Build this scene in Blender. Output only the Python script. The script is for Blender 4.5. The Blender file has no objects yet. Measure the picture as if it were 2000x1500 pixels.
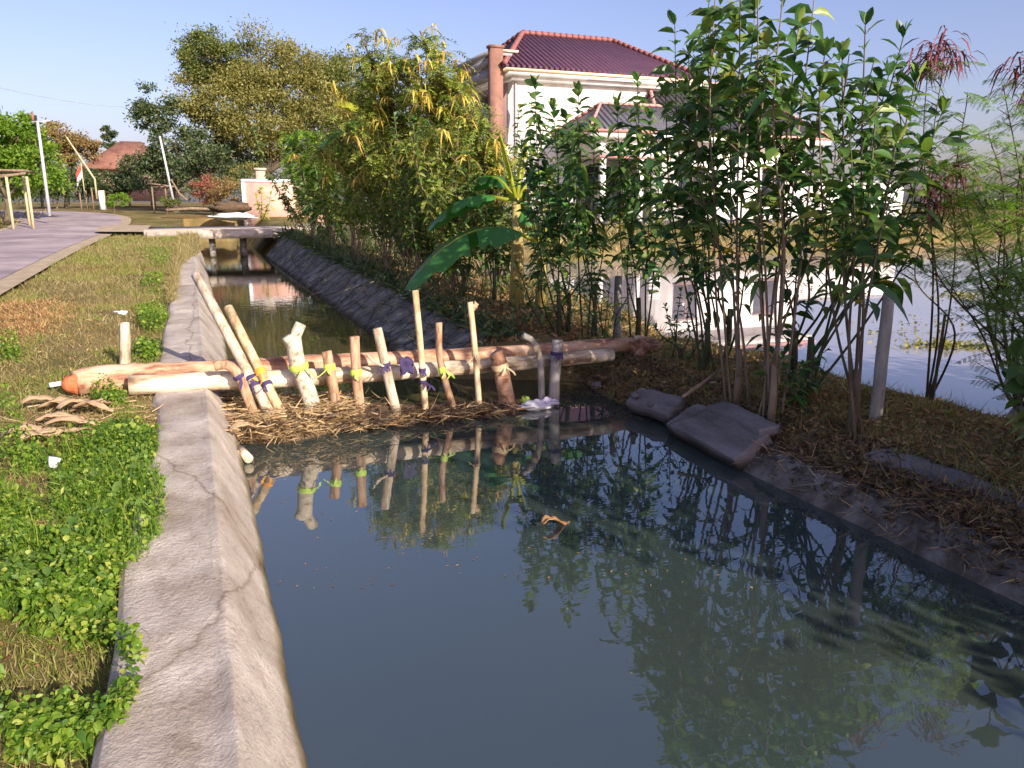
import bpy, math, random
import numpy as np
from mathutils import Vector, Matrix
random.seed(7); RNG = np.random.default_rng(7)
S = bpy.context.scene; COL = S.collection
# ---------------------------------------------------------------- camera, sky, sun
H = 1.6; FPX = 1520.0; PITCH = math.atan(355 / FPX); YAW = math.atan(630 / 1561)
cam = bpy.data.cameras.new('camera'); cam.sensor_width = 36; cam.lens = 36 * FPX / 2000; cam.clip_end = 4000; cam.clip_start = .05
co = bpy.data.objects.new('camera', cam); COL.objects.link(co); S.camera = co
co.location = (0, 0, H); co.rotation_euler = (math.pi / 2 - PITCH, 0, -YAW)
SUN_EL = math.radians(24); SDX, SDY = -.30, .954          # horizontal direction the sunlight travels
W = bpy.data.worlds.new('World'); S.world = W; W.use_nodes = True
nt = W.node_tree; bg = nt.nodes['Background']; sky = nt.nodes.new('ShaderNodeTexSky'); sky.sky_type = 'NISHITA'; sky.sun_disc = False
sky.sun_elevation = SUN_EL; sky.sun_rotation = math.atan2(-SDX, -SDY); sky.air_density = 1.0; sky.dust_density = 2.2; sky.ozone_density = 2.5
tint = nt.nodes.new('ShaderNodeMix'); tint.data_type = 'RGBA'; tint.blend_type = 'MULTIPLY'; tint.inputs[0].default_value = 1; tint.inputs[7].default_value = (1, .83, .97, 1)
nt.links.new(sky.outputs[0], tint.inputs[6]); nt.links.new(tint.outputs[2], bg.inputs[0]); bg.inputs[1].default_value = .12
sl = bpy.data.lights.new('sun', 'SUN'); sl.energy = 5.0; sl.angle = math.radians(.5); sl.color = (1, .90, .76)
so = bpy.data.objects.new('sun', sl); COL.objects.link(so)
so.rotation_euler = Vector((SDX * math.cos(SUN_EL), SDY * math.cos(SUN_EL), -math.sin(SUN_EL))).to_track_quat('-Z', 'Y').to_euler()
S.view_settings.view_transform = 'Standard'; S.view_settings.look = 'None'; S.view_settings.exposure = .80; S.view_settings.gamma = 1
S.render.engine = 'CYCLES'; S.cycles.max_bounces = 6; S.cycles.transparent_max_bounces = 8

# ---------------------------------------------------------------- helpers: where a line of sight meets the world
def ray(px, py):
    x = px - 1000; y = 750 - py
    f = FPX * math.cos(PITCH) + y * math.sin(PITCH); dz = -FPX * math.sin(PITCH) + y * math.cos(PITCH)
    return np.array([x * math.cos(YAW) + f * math.sin(YAW), f * math.cos(YAW) - x * math.sin(YAW), dz]), f
def at(px, py, z): r, f = ray(px, py); t = (z - H) / r[2]; return np.array([0, 0, H]) + r * t
def aty(px, py, Y): r, f = ray(px, py); return np.array([0, 0, H]) + r * (Y / r[1])
def atd(px, py, d): r, f = ray(px, py); return np.array([0, 0, H]) + r * (d / f)
def zg(y): return np.interp(y, [8, 31, 40, 50, 70, 100], [0, .45, .7, 1.0, 1.22, 1.28])
def atg(px, py):
    r, f = ray(px, py); lo = 0
    for t in np.linspace(.5, 100, 4000) / f:
        q = np.array([0, 0, H]) + r * t
        if q[2] < zg(q[1]): return q
    return np.array([0, 0, H]) + r * (100 / f)
def sm(a, b, x): t = np.clip((x - a) / (b - a), 0, 1); return t * t * (3 - 2 * t)
def vnoise(x, y, s=1.0, seed=0):
    x = np.asarray(x, float) / s + seed * 17.3; y = np.asarray(y, float) / s + seed * 9.1
    xi = np.floor(x); yi = np.floor(y); fx = x - xi; fy = y - yi; fx = fx * fx * (3 - 2 * fx); fy = fy * fy * (3 - 2 * fy)
    h = lambda a, b: np.modf(np.abs(np.sin(a * 127.1 + b * 311.7) * 43758.5453))[0]
    return (h(xi, yi) * (1 - fx) + h(xi + 1, yi) * fx) * (1 - fy) + (h(xi, yi + 1) * (1 - fx) + h(xi + 1, yi + 1) * fx) * fy - .5
WATER = -.4; POND = -.3
def ground(x, y):
    x = np.asarray(x, float); y = np.asarray(y, float)
    base = zg(y)
    n = vnoise(x, y, .5, 1) * .05 + vnoise(x, y, 1.7, 2) * .06 + vnoise(x, y, .17, 3) * .02
    roadm = sm(-3.1, -3.4, x) * (x > -14)
    left = base - .05 - .06 * sm(6, 3, y) * sm(-1.6, -.5, x) + n * (1 - .8 * roadm) - .10 * roadm * 0
    # right bank: near pool, and the narrower reach beyond the dam
    sh = -1.3 * sm(7.7, 8.6, y) + vnoise(x * 0, y, .9, 5) * .12
    xr = x - sh
    nearp = np.interp(xr, [3.45, 3.75, 3.98, 4.15, 4.6, 5.2, 5.9, 6.8, 7.6], [-1.2, -.62, -.30, -.17, -.03, .0, -.14, -.36, -.8]) + vnoise(x, y, .35, 61) * .10 * sm(3.5, 3.8, xr)
    farp = np.interp(xr, [3.4, 3.7, 4.7, 5.2, 7.0, 7.8, 9.2], [-1.2, -.55, .02, .08, .05, -.4, -.8]) + base * sm(3.5, 4.7, xr)
    t = sm(7.7, 10.5, y)
    right = nearp * (1 - t) + farp * t
    # pond basin, far shore, terrace
    shore = 23.5 + .35 * np.clip(x - 25, 0, 60) + vnoise(x, y * 0, 3, 6) * 1.2
    tp = sm(shore - .8, shore + .6, y)
    back = np.interp(y - shore, [0, 1, 3, 5, 30], [-.35, .1, .45, .66, .75]); back = np.maximum(back, zg(y) - .1 * (y < 60))
    t2 = np.where(x > 7.5, tp, sm(22, 24, y) * sm(3.6, 5, x) * 0)
    right = np.where(x > 7.5, right * (1 - t2) + back * t2, right)
    right = right + n * sm(3.9, 4.4, xr) * (right > -.5)
    z = np.where(x < 0, left, right)
    chan = (x > -.36) & (xr < 3.5) & (y < 44)
    z = np.where(chan, -1.2, z)
    z = np.where(y >= 44, np.where(x > 7.5, z, base + n), z)
    return z

# ---------------------------------------------------------------- mesh builder
class MB:
    def __init__(s): s.v = []; s.q = []; s.t = []; s.n = 0
    def add(s, v, q=None, t=None):
        v = np.asarray(v, np.float64).reshape(-1, 3); s.v.append(v)
        if q is not None and len(q): s.q.append(np.asarray(q, np.int64).reshape(-1, 4) + s.n)
        if t is not None and len(t): s.t.append(np.asarray(t, np.int64).reshape(-1, 3) + s.n)
        s.n += len(v); return s
    def build(s, name, mat, parent=None, origin=None, smooth=False):
        v = np.concatenate(s.v)
        if parent is not None: origin = np.array(parent['_o'])
        if origin is not None: v = v - np.asarray(origin)
        q = np.concatenate(s.q) if s.q else np.zeros((0, 4), int); t = np.concatenate(s.t) if s.t else np.zeros((0, 3), int)
        m = bpy.data.meshes.new(name); m.vertices.add(len(v)); m.vertices.foreach_set('co', v.astype(np.float32).ravel())
        lo = np.concatenate([q.ravel(), t.ravel()]).astype(np.int32); m.loops.add(len(lo)); m.loops.foreach_set('vertex_index', lo)
        cnt = np.concatenate([np.full(len(q), 4), np.full(len(t), 3)]).astype(np.int32); st = np.concatenate([[0], np.cumsum(cnt)[:-1]]).astype(np.int32)
        m.polygons.add(len(cnt)); m.polygons.foreach_set('loop_start', st); m.polygons.foreach_set('loop_total', cnt)
        if smooth: m.polygons.foreach_set('use_smooth', np.ones(len(cnt), bool))
        m.update(calc_edges=True); m.validate(); m.materials.append(mat)
        o = bpy.data.objects.new(name, m); COL.objects.link(o)
        if parent is not None: o.parent = parent; o['_o'] = list(origin)
        elif origin is not None: o.location = origin; o['_o'] = list(origin)
        return o
    def box(s, a, b):
        (x0, y0, z0), (x1, y1, z1) = a, b
        v = [(x, y, z) for z in (z0, z1) for y in (y0, y1) for x in (x0, x1)]
        return s.add(v, q=[(0, 2, 3, 1), (4, 5, 7, 6), (0, 1, 5, 4), (2, 6, 7, 3), (0, 4, 6, 2), (1, 3, 7, 5)])
    def tube(s, pts, rad, n=8, cap=True, rough=0.0):
        pts = [np.asarray(p, float) for p in pts]; k = len(pts)
        if np.isscalar(rad): rad = [rad] * k
        V = []; up = np.array([0, 0, 1.0])
        d0 = pts[1] - pts[0]
        if abs(d0[2]) > .8 * np.linalg.norm(d0): up = np.array([0, 1.0, 0])
        for i in range(k):
            d = pts[min(i + 1, k - 1)] - pts[max(i - 1, 0)]; d /= np.linalg.norm(d) + 1e-9
            u = np.cross(d, up); u /= np.linalg.norm(u) + 1e-9; w = np.cross(u, d)
            for j in range(n):
                a = 2 * math.pi * j / n; r = rad[i] * (1 + rough * (random.random() - .5))
                V.append(pts[i] + (u * math.cos(a) + w * math.sin(a)) * r)
        Q = [(i * n + j, i * n + (j + 1) % n, (i + 1) * n + (j + 1) % n, (i + 1) * n + j) for i in range(k - 1) for j in range(n)]
        T = []
        if cap:
            V += [pts[0], pts[-1]]; c0 = k * n; c1 = c0 + 1
            T = [(c0, (j + 1) % n, j) for j in range(n)] + [(c1, (k - 1) * n + j, (k - 1) * n + (j + 1) % n) for j in range(n)]
        return s.add(V, Q, T)
def curve(pts, n=12):                # smooth polyline through points
    P = [np.asarray(p, float) for p in pts]; P = [2 * P[0] - P[1]] + P + [2 * P[-1] - P[-2]]; out = []
    for i in range(1, len(P) - 2):
        for k in range(n):
            t = k / n; a, b, c, d = P[i - 1:i + 3]
            out.append(.5 * ((2 * b) + (c - a) * t + (2 * a - 5 * b + 4 * c - d) * t * t + (3 * b - a - 3 * c + d) * t ** 3))
    return out + [P[-2]]
def tag(o, label=None, cat=None, group=None, kind=None):
    if label: o['label'] = label
    if cat: o['category'] = cat
    if group: o['group'] = group
    if kind: o['kind'] = kind
    return o
def empty(name, loc, label, cat, group=None):
    o = bpy.data.objects.new(name, None); COL.objects.link(o); o.location = loc; o.empty_display_size = .2; o['_o'] = list(map(float, loc))
    return tag(o, label, cat, group)
def struct(o): o['kind'] = 'structure'; return o
def cp(o, off):                      # a copy of a thing and its parts, moved
    c = o.copy(); COL.objects.link(c); c.location = Vector(o.location) + Vector(off)
    for ch in o.children:
        d = ch.copy(); COL.objects.link(d); d.parent = c
        for g in ch.children: e = g.copy(); COL.objects.link(e); e.parent = d
    return c

# ---------------------------------------------------------------- materials
def newmat(name):
    m = bpy.data.materials.new(name); m.use_nodes = True; n = m.node_tree.nodes; return m, m.node_tree, n['Principled BSDF']
def N(nt, t, **k):
    x = nt.nodes.new(t)
    for a, b in k.items(): setattr(x, a, b)
    return x
def ramp(nt, stops):
    r = N(nt, 'ShaderNodeValToRGB'); e = r.color_ramp.elements
    while len(e) < len(stops): e.new(.5)
    for i, (p, c) in enumerate(stops): e[i].position = p; e[i].color = (*c, 1)
    return r
def noisemat(name, stops, scale=3, rough=.8, bump=.3, bscale=None, detail=8, space='pos', spec=.3, dist=.02, stretch=(1, 1, 1), stops2=None, scale2=.4, wave=None):
    m, t, b = newmat(name)
    src = N(t, 'ShaderNodeNewGeometry').outputs['Position'] if space == 'pos' else N(t, 'ShaderNodeTexCoord').outputs['Object']
    mp = N(t, 'ShaderNodeMapping'); mp.inputs['Scale'].default_value = stretch; t.links.new(src, mp.inputs[0])
    n1 = N(t, 'ShaderNodeTexNoise'); n1.inputs['Scale'].default_value = scale; n1.inputs['Detail'].default_value = detail; n1.inputs['Roughness'].default_value = .65
    t.links.new(mp.outputs[0], n1.inputs[0]); r = ramp(t, stops); t.links.new(n1.outputs[0], r.inputs[0]); c = r.outputs[0]
    if stops2:
        n2 = N(t, 'ShaderNodeTexNoise'); n2.inputs['Scale'].default_value = scale2; n2.inputs['Detail'].default_value = 6; t.links.new(mp.outputs[0], n2.inputs[0])
        r2 = ramp(t, stops2); t.links.new(n2.outputs[0], r2.inputs[0])
        mx = N(t, 'ShaderNodeMix', data_type='RGBA', blend_type='MULTIPLY'); mx.inputs[0].default_value = 1
        t.links.new(c, mx.inputs[6]); t.links.new(r2.outputs[0], mx.inputs[7]); c = mx.outputs[2]
    t.links.new(c, b.inputs['Base Color']); b.inputs['Roughness'].default_value = rough; b.inputs['Specular IOR Level'].default_value = spec
    nb = N(t, 'ShaderNodeTexNoise'); nb.inputs['Scale'].default_value = bscale or scale * 6; nb.inputs['Detail'].default_value = 8; nb.inputs['Roughness'].default_value = .7; t.links.new(mp.outputs[0], nb.inputs[0])
    h = nb.outputs[0]
    if wave:
        wv = N(t, 'ShaderNodeTexWave', bands_direction=wave[0]); wv.inputs['Scale'].default_value = wave[1]; wv.inputs['Distortion'].default_value = wave[3] if len(wave) > 3 else 1.0; wv.inputs['Detail'].default_value = 2
        t.links.new(mp.outputs[0], wv.inputs[0]); ma = N(t, 'ShaderNodeMath', operation='MULTIPLY_ADD'); ma.inputs[1].default_value = wave[2]; t.links.new(wv.outputs['Fac'], ma.inputs[0]); t.links.new(h, ma.inputs[2]); h = ma.outputs[0]
    bp = N(t, 'ShaderNodeBump'); bp.inputs['Strength'].default_value = bump; bp.inputs['Distance'].default_value = dist
    t.links.new(h, bp.inputs['Height']); t.links.new(bp.outputs[0], b.inputs['Normal'])
    return m
def leafmat(name, stops, rough=.5, trans=.35, spec=.4, tcol=1.5):
    m, t, b = newmat(name); g = N(t, 'ShaderNodeNewGeometry'); r = ramp(t, stops); t.links.new(g.outputs['Random Per Island'], r.inputs[0])
    t.links.new(r.outputs[0], b.inputs['Base Color']); b.inputs['Roughness'].default_value = rough; b.inputs['Specular IOR Level'].default_value = spec
    tr = N(t, 'ShaderNodeBsdfTranslucent'); mu = N(t, 'ShaderNodeMix', data_type='RGBA', blend_type='MULTIPLY'); mu.inputs[0].default_value = 1; mu.inputs[7].default_value = (tcol, tcol * 1.1, tcol * .6, 1)
    t.links.new(r.outputs[0], mu.inputs[6]); t.links.new(mu.outputs[2], tr.inputs[0])
    ms = N(t, 'ShaderNodeMixShader'); ms.inputs[0].default_value = trans; t.links.new(b.outputs[0], ms.inputs[1]); t.links.new(tr.outputs[0], ms.inputs[2])
    t.links.new(ms.outputs[0], t.nodes['Material Output'].inputs[0]); return m
def plain(name, c, rough=.6, var=.25, scale=6, bump=.1, **k):
    d = tuple(x * (1 - var) for x in c); e = tuple(min(1, x * (1 + var)) for x in c)
    return noisemat(name, [(.3, d), (.7, e)], scale=scale, rough=rough, bump=bump, **k)

M = {}
M['ground'] = noisemat('dry_earth', [(.25, (.10, .075, .035)), (.45, (.19, .15, .065)), (.6, (.26, .20, .09)), (.8, (.33, .25, .13))], scale=1.3, rough=.95, bump=.9, bscale=22, dist=.05, spec=.1,
                       stops2=[(.35, (.6, .7, .45)), (.5, (1, 1, 1)), (.68, (1.0, .8, .62))], scale2=.35)
M['concrete'] = noisemat('weathered_concrete', [(.30, (.34, .285, .235)), (.43, (.46, .395, .34)), (.56, (.54, .475, .415)), (.68, (.66, .59, .52))], scale=3.5, rough=.9, bump=.9, bscale=45, dist=.02, spec=.15,
                         stops2=[(.35, (.78, .74, .70)), (.5, (1, 1, 1)), (.65, (1.06, 1.04, 1.02))], scale2=1.3)
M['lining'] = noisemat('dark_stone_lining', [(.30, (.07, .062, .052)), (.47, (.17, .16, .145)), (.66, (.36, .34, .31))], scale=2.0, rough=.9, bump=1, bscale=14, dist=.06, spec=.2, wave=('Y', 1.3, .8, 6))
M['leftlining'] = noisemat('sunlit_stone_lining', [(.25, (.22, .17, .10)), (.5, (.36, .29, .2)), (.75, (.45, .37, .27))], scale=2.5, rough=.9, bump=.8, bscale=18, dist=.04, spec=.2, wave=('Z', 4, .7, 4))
M['slab'] = noisemat('bare_concrete_slab', [(.3, (.10, .085, .08)), (.55, (.20, .18, .18)), (.8, (.30, .27, .27))], scale=3, rough=.85, bump=.6, bscale=20, spec=.2, stretch=(1, .3, 3))
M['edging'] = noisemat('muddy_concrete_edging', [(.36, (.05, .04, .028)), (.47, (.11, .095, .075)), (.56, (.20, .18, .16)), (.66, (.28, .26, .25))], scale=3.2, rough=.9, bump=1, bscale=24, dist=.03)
M['road'] = noisemat('worn_asphalt', [(.36, (.27, .215, .225)), (.5, (.36, .29, .295)), (.64, (.43, .36, .35))], scale=.8, rough=.9, bump=.5, bscale=60, dist=.01, spec=.2, stops2=[(.4, (.8, .8, .82)), (.55, (1, 1, 1))], scale2=.5)
M['shoulder'] = noisemat('sandy_shoulder', [(.3, (.30, .23, .15)), (.7, (.46, .37, .26))], scale=3, rough=.95, bump=.6, bscale=30)
M['mud'] = noisemat('dark_bank_soil', [(.3, (.05, .034, .022)), (.6, (.15, .10, .06)), (.8, (.30, .21, .12))], scale=14, rough=.95, bump=1, bscale=25, dist=.04)
def cracked(m, sc=.9, dark=(.35, .3, .27), width=.012, vs=(1, .5, 1)):
    t = m.node_tree; b = t.nodes['Principled BSDF']; src = b.inputs['Base Color'].links[0].from_socket; g = N(t, 'ShaderNodeNewGeometry'); mp = N(t, 'ShaderNodeMapping'); mp.inputs['Scale'].default_value = vs
    nz = N(t, 'ShaderNodeTexNoise'); nz.inputs['Scale'].default_value = 3; nz.inputs['Detail'].default_value = 6; t.links.new(g.outputs['Position'], nz.inputs[0]); ad = N(t, 'ShaderNodeMix', data_type='RGBA', blend_type='LINEAR_LIGHT'); ad.inputs[0].default_value = .12
    t.links.new(g.outputs['Position'], ad.inputs[6]); t.links.new(nz.outputs['Color'], ad.inputs[7]); t.links.new(ad.outputs[2], mp.inputs[0])
    v = N(t, 'ShaderNodeTexVoronoi', feature='DISTANCE_TO_EDGE'); v.inputs['Scale'].default_value = sc; t.links.new(mp.outputs[0], v.inputs[0]); r = ramp(t, [(0, dark), (width, (1, 1, 1))]); t.links.new(v.outputs[0], r.inputs[0])
    sp = N(t, 'ShaderNodeTexNoise'); sp.inputs['Scale'].default_value = 26; sp.inputs['Detail'].default_value = 6; sp.inputs['Roughness'].default_value = .8; t.links.new(g.outputs['Position'], sp.inputs[0]); r2 = ramp(t, [(.32, (.62, .58, .54)), (.48, (1, 1, 1)), (.68, (1.0, 1.0, 1.0))]); t.links.new(sp.outputs[0], r2.inputs[0])
    c = src
    for o in (r, r2): x = N(t, 'ShaderNodeMix', data_type='RGBA', blend_type='MULTIPLY'); x.inputs[0].default_value = .85; t.links.new(c, x.inputs[6]); t.links.new(o.outputs[0], x.inputs[7]); c = x.outputs[2]
    sx = N(t, 'ShaderNodeSeparateXYZ'); t.links.new(g.outputs['Position'], sx.inputs[0]); zz = N(t, 'ShaderNodeMath', operation='MULTIPLY_ADD'); zz.inputs[1].default_value = .14; t.links.new(nz.outputs[0], zz.inputs[0]); t.links.new(sx.outputs[2], zz.inputs[2]); mr = N(t, 'ShaderNodeMapRange'); mr.inputs[1].default_value = -.33; mr.inputs[2].default_value = -.24; t.links.new(zz.outputs[0], mr.inputs[0]); r3 = ramp(t, [(0, (.22, .20, .12)), (.5, (.55, .52, .40)), (1, (1, 1, 1))]); t.links.new(mr.outputs[0], r3.inputs[0])
    x = N(t, 'ShaderNodeMix', data_type='RGBA', blend_type='MULTIPLY'); x.inputs[0].default_value = 1; t.links.new(c, x.inputs[6]); t.links.new(r3.outputs[0], x.inputs[7]); t.links.new(x.outputs[2], b.inputs['Base Color'])
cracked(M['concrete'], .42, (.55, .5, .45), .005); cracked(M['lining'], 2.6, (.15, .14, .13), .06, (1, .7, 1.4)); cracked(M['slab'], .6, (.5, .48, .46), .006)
def watermat(name, base, base2, ripple, scale, rough=.015, ior=1.33):
    m, t, b = newmat(name); g = N(t, 'ShaderNodeNewGeometry'); n0 = N(t, 'ShaderNodeTexNoise'); n0.inputs['Scale'].default_value = .35; t.links.new(g.outputs['Position'], n0.inputs[0])
    r = ramp(t, [(.35, base), (.65, base2)]); t.links.new(n0.outputs[0], r.inputs[0]); t.links.new(r.outputs[0], b.inputs['Base Color'])
    b.inputs['Roughness'].default_value = rough; b.inputs['IOR'].default_value = ior; b.inputs['Specular IOR Level'].default_value = .5
    mp = N(t, 'ShaderNodeMapping'); mp.inputs['Scale'].default_value = (1, 2.2, 1); t.links.new(g.outputs['Position'], mp.inputs[0])
    n1 = N(t, 'ShaderNodeTexNoise'); n1.inputs['Scale'].default_value = scale; n1.inputs['Detail'].default_value = 3; t.links.new(mp.outputs[0], n1.inputs[0])
    bp = N(t, 'ShaderNodeBump'); bp.inputs['Strength'].default_value = ripple; bp.inputs['Distance'].default_value = .01; t.links.new(n1.outputs[0], bp.inputs['Height']); t.links.new(bp.outputs[0], b.inputs['Normal']); return m
M['water'] = watermat('murky_canal_water', (.032, .050, .050), (.044, .054, .044), .09, 2.5, ior=2.3)
M['water2'] = watermat('brown_canal_water', (.075, .06, .03), (.06, .06, .03), .16, 2.2, ior=1.4)
M['pond'] = watermat('still_pond_water', (.27, .24, .28), (.31, .27, .30), .05, 1.5, ior=2.0)
M['bark'] = noisemat('grey_brown_bark', [(.3, (.06, .045, .03)), (.7, (.17, .13, .09))], scale=14, rough=.9, bump=.7, bscale=40, dist=.01, stretch=(1, 1, .25))
M['palebark'] = noisemat('pale_bark', [(.3, (.12, .085, .055)), (.7, (.28, .21, .145))], scale=14, rough=.9, bump=.6, bscale=40, dist=.01, stretch=(1, 1, .25))
M['greenstem'] = noisemat('green_stem', [(.3, (.035, .05, .022)), (.7, (.09, .085, .045))], scale=10, rough=.7, bump=.3)
G = lambda a, b, c, d: [(0, a), (.4, b), (.8, c), (1, d)]
M['broad'] = leafmat('glossy_broad_leaves', [(0, (.022, .065, .02)), (.35, (.048, .125, .028)), (.7, (.105, .19, .04)), (.985, (.22, .29, .065)), (1, (.5, .32, .03))], rough=.42, trans=.3, spec=.5)
M['broad2'] = leafmat('mid_broad_leaves', [(0, (.04, .09, .025)), (.5, (.09, .165, .04)), (.9, (.17, .24, .06)), (1, (.3, .27, .05))], rough=.5, trans=.3)
M['glir'] = leafmat('feathery_green_leaves', G((.08, .13, .022), (.17, .24, .04), (.29, .33, .07), (.42, .38, .09)), trans=.4)
M['gold'] = leafmat('yellow_brown_pods', G((.34, .16, .06), (.50, .38, .07), (.55, .50, .10), (.42, .24, .10)), trans=.3)
M['olive'] = leafmat('olive_gold_foliage', G((.13, .135, .032), (.22, .205, .055), (.29, .255, .085), (.19, .23, .065)), trans=.35)
M['acgreen'] = leafmat('olive_green_foliage', G((.05, .085, .02), (.11, .15, .035), (.17, .19, .05), (.22, .19, .06)), trans=.35)
M['dark'] = leafmat('dark_green_foliage', G((.025, .05, .02), (.05, .08, .03), (.09, .12, .045), (.16, .16, .07)), trans=.25)
M['bright'] = leafmat('bright_green_foliage', G((.06, .14, .015), (.13, .24, .02), (.20, .32, .035), (.3, .36, .06)), trans=.45)
M['brown'] = leafmat('dry_brown_foliage', G((.13, .085, .035), (.24, .165, .06), (.30, .21, .09), (.22, .18, .07)), trans=.3)
M['leuc'] = leafmat('fine_feather_leaves', G((.07, .14, .03), (.12, .21, .045), (.20, .30, .06), (.34, .40, .06)), trans=.45)
M['pod'] = leafmat('dark_red_pods', G((.10, .02, .03), (.18, .045, .05), (.22, .06, .06), (.14, .03, .04)), trans=.1)
M['red'] = leafmat('red_flowers', G((.30, .07, .06), (.36, .11, .09), (.22, .12, .06), (.10, .15, .04)), trans=.3)
M['banana'] = leafmat('banana_leaf', [(0, (.035, .15, .03)), (1, (.07, .22, .045))], rough=.35, trans=.3)
M['bananay'] = leafmat('yellowed_banana_leaf', [(0, (.22, .32, .03)), (1, (.45, .42, .04))], rough=.4, trans=.4)
M['bstem'] = noisemat('banana_trunk', [(.3, (.18, .12, .04)), (.5, (.40, .32, .10)), (.75, (.30, .30, .10))], scale=5, rough=.6, bump=.3, stretch=(1, 1, .25))
M['dryleaf'] = leafmat('dry_banana_sheath', G((.30, .19, .10), (.46, .31, .18), (.55, .40, .26), (.62, .46, .30)), trans=.2)
M['straw'] = leafmat('straw', G((.14, .085, .04), (.32, .21, .10), (.46, .33, .17), (.60, .45, .26)), trans=.15)
M['wetstraw'] = leafmat('wet_straw', G((.035, .022, .018), (.07, .045, .03), (.12, .075, .05), (.3, .2, .1)), trans=.1)
M['drygrass'] = leafmat('dry_grass_blades', G((.13, .12, .04), (.24, .20, .075), (.33, .26, .11), (.40, .32, .16)), trans=.3)
M['greengrass'] = leafmat('green_grass_blades', G((.10, .15, .02), (.18, .24, .035), (.26, .29, .05), (.33, .31, .09)), trans=.35)
M['weeds'] = leafmat('bright_weed_leaves', G((.05, .12, .015), (.12, .22, .02), (.21, .31, .035), (.36, .38, .07)), trans=.4)
M['litter'] = leafmat('brown_leaf_litter', G((.14, .06, .03), (.34, .17, .07), (.48, .29, .14), (.38, .31, .10)), trans=.2)
M['palelog'] = noisemat('peeled_pale_log', [(.36, (.20, .13, .08)), (.44, (.42, .32, .21)), (.50, (.58, .48, .35)), (.66, (.70, .61, .49))], scale=9, rough=.7, bump=.6, bscale=45, space='pos', stretch=(.22, 1, 1), dist=.012)
M['brownlog'] = noisemat('reddish_banana_log', [(.36, (.14, .06, .04)), (.44, (.32, .16, .095)), (.52, (.50, .30, .185)), (.66, (.64, .46, .33))], scale=8, rough=.8, bump=.9, bscale=40, space='pos', stretch=(.25, 1, 1), dist=.015)
M['rawend'] = noisemat('cut_red_heartwood', [(.3, (.45, .10, .04)), (.6, (.62, .2, .08)), (.8, (.6, .36, .2))], scale=9, rough=.7, bump=.6)
M['stakeP'] = noisemat('pale_stake_wood', [(.38, (.28, .21, .14)), (.5, (.50, .40, .29)), (.64, (.64, .55, .43))], scale=14, rough=.8, bump=.5, bscale=50, dist=.006, stretch=(1, 1, .3))
M['stakeY'] = noisemat('yellow_stake_wood', [(.38, (.32, .21, .11)), (.5, (.55, .40, .23)), (.64, (.66, .52, .34))], scale=14, rough=.8, bump=.4, bscale=50, dist=.006, stretch=(1, 1, .3))
M['stakeB'] = noisemat('brown_stake_wood', [(.38, (.18, .10, .06)), (.5, (.38, .23, .14)), (.64, (.52, .36, .24))], scale=14, rough=.85, bump=.6, bscale=50, dist=.006, stretch=(1, 1, .3))
M['stakeS'] = noisemat('spotted_branch_bark', [(.35, (.22, .17, .12)), (.48, (.5, .43, .33)), (.75, (.68, .6, .5))], scale=18, rough=.9, bump=.8, bscale=45, dist=.01)
M['purple'] = plain('dark_purple_cloth', (.05, .035, .10), .8); M['lime'] = plain('lime_plastic_strip', (.48, .68, .10), .45); M['orange'] = plain('orange_plastic_strip', (.9, .36, .05), .45)
M['twine'] = plain('straw_twine', (.55, .42, .25), .8); M['white'] = plain('white_plastic', (.75, .75, .78), .35, .08); M['lilac'] = noisemat('patterned_plastic', [(.3, (.36, .30, .55)), (.5, (.72, .7, .8)), (.65, (.7, .45, .5)), (.8, (.8, .8, .85))], scale=14, rough=.3, bump=.2)
M['hwhite'] = noisemat('white_house_paint', [(.35, (.62, .59, .55)), (.5, (.78, .76, .73)), (.7, (.82, .80, .78))], scale=1.1, rough=.8, bump=.1, stretch=(1, 1, .25)); M['cream'] = plain('cream_trim', (.80, .60, .40), .7, .05); M['pinktrim'] = plain('pink_trim', (.60, .28, .25), .7, .1)
M['browncol'] = plain('brown_stone_cladding', (.22, .115, .085), .7, .25, scale=3); M['greytrim'] = plain('grey_stone_trim', (.30, .30, .33), .7, .1); M['glass'] = plain('dark_window_glass', (.02, .025, .03), .1, .1); M['glass'].node_tree.nodes['Principled BSDF'].inputs['Specular IOR Level'].default_value = .8
M['pinkwall'] = plain('pinkish_house_wall', (.42, .30, .28), .8, .08); M['blue'] = plain('dark_blue_plinth', (.06, .06, .13), .6)
def tiles(name, c1, c2, sx, sz):
    return noisemat(name, [(.3, c1), (.7, c2)], scale=1.5, rough=.55, bump=1, bscale=3, dist=.06, wave=('X', sx, 1.2, .4))
M['tileR'] = tiles('maroon_roof_tiles', (.062, .028, .052), (.085, .038, .066), 1.2, 1); M['tileD'] = tiles('dark_roof_tiles', (.025, .024, .032), (.05, .046, .056), 1.1, 1)
M['porch'] = tiles('grey_porch_tiles', (.07, .07, .085), (.12, .12, .14), 1.1, 1)
M['ridge'] = plain('ridge_tiles', (.24, .095, .09), .6, .2); M['clay'] = noisemat('old_clay_tiles', [(.3, (.15, .07, .05)), (.7, (.34, .16, .11))], scale=2, rough=.9, bump=.6)
M['brick'] = noisemat('pink_plaster_wall', [(.3, (.50, .27, .22)), (.5, (.60, .36, .29)), (.75, (.58, .42, .36))], scale=1.2, rough=.9, bump=.5); M['bridge'] = noisemat('pale_bridge_concrete', [(.3, (.36, .30, .24)), (.7, (.55, .47, .39))], scale=1.5, rough=.9, bump=.4)
M['tarp'] = plain('white_tarpaulin', (.75, .76, .80), .5, .08); M['black'] = plain('dark_void', (.02, .02, .02), .9); M['steel'] = plain('grey_painted_pole', (.45, .47, .5), .5)
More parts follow.
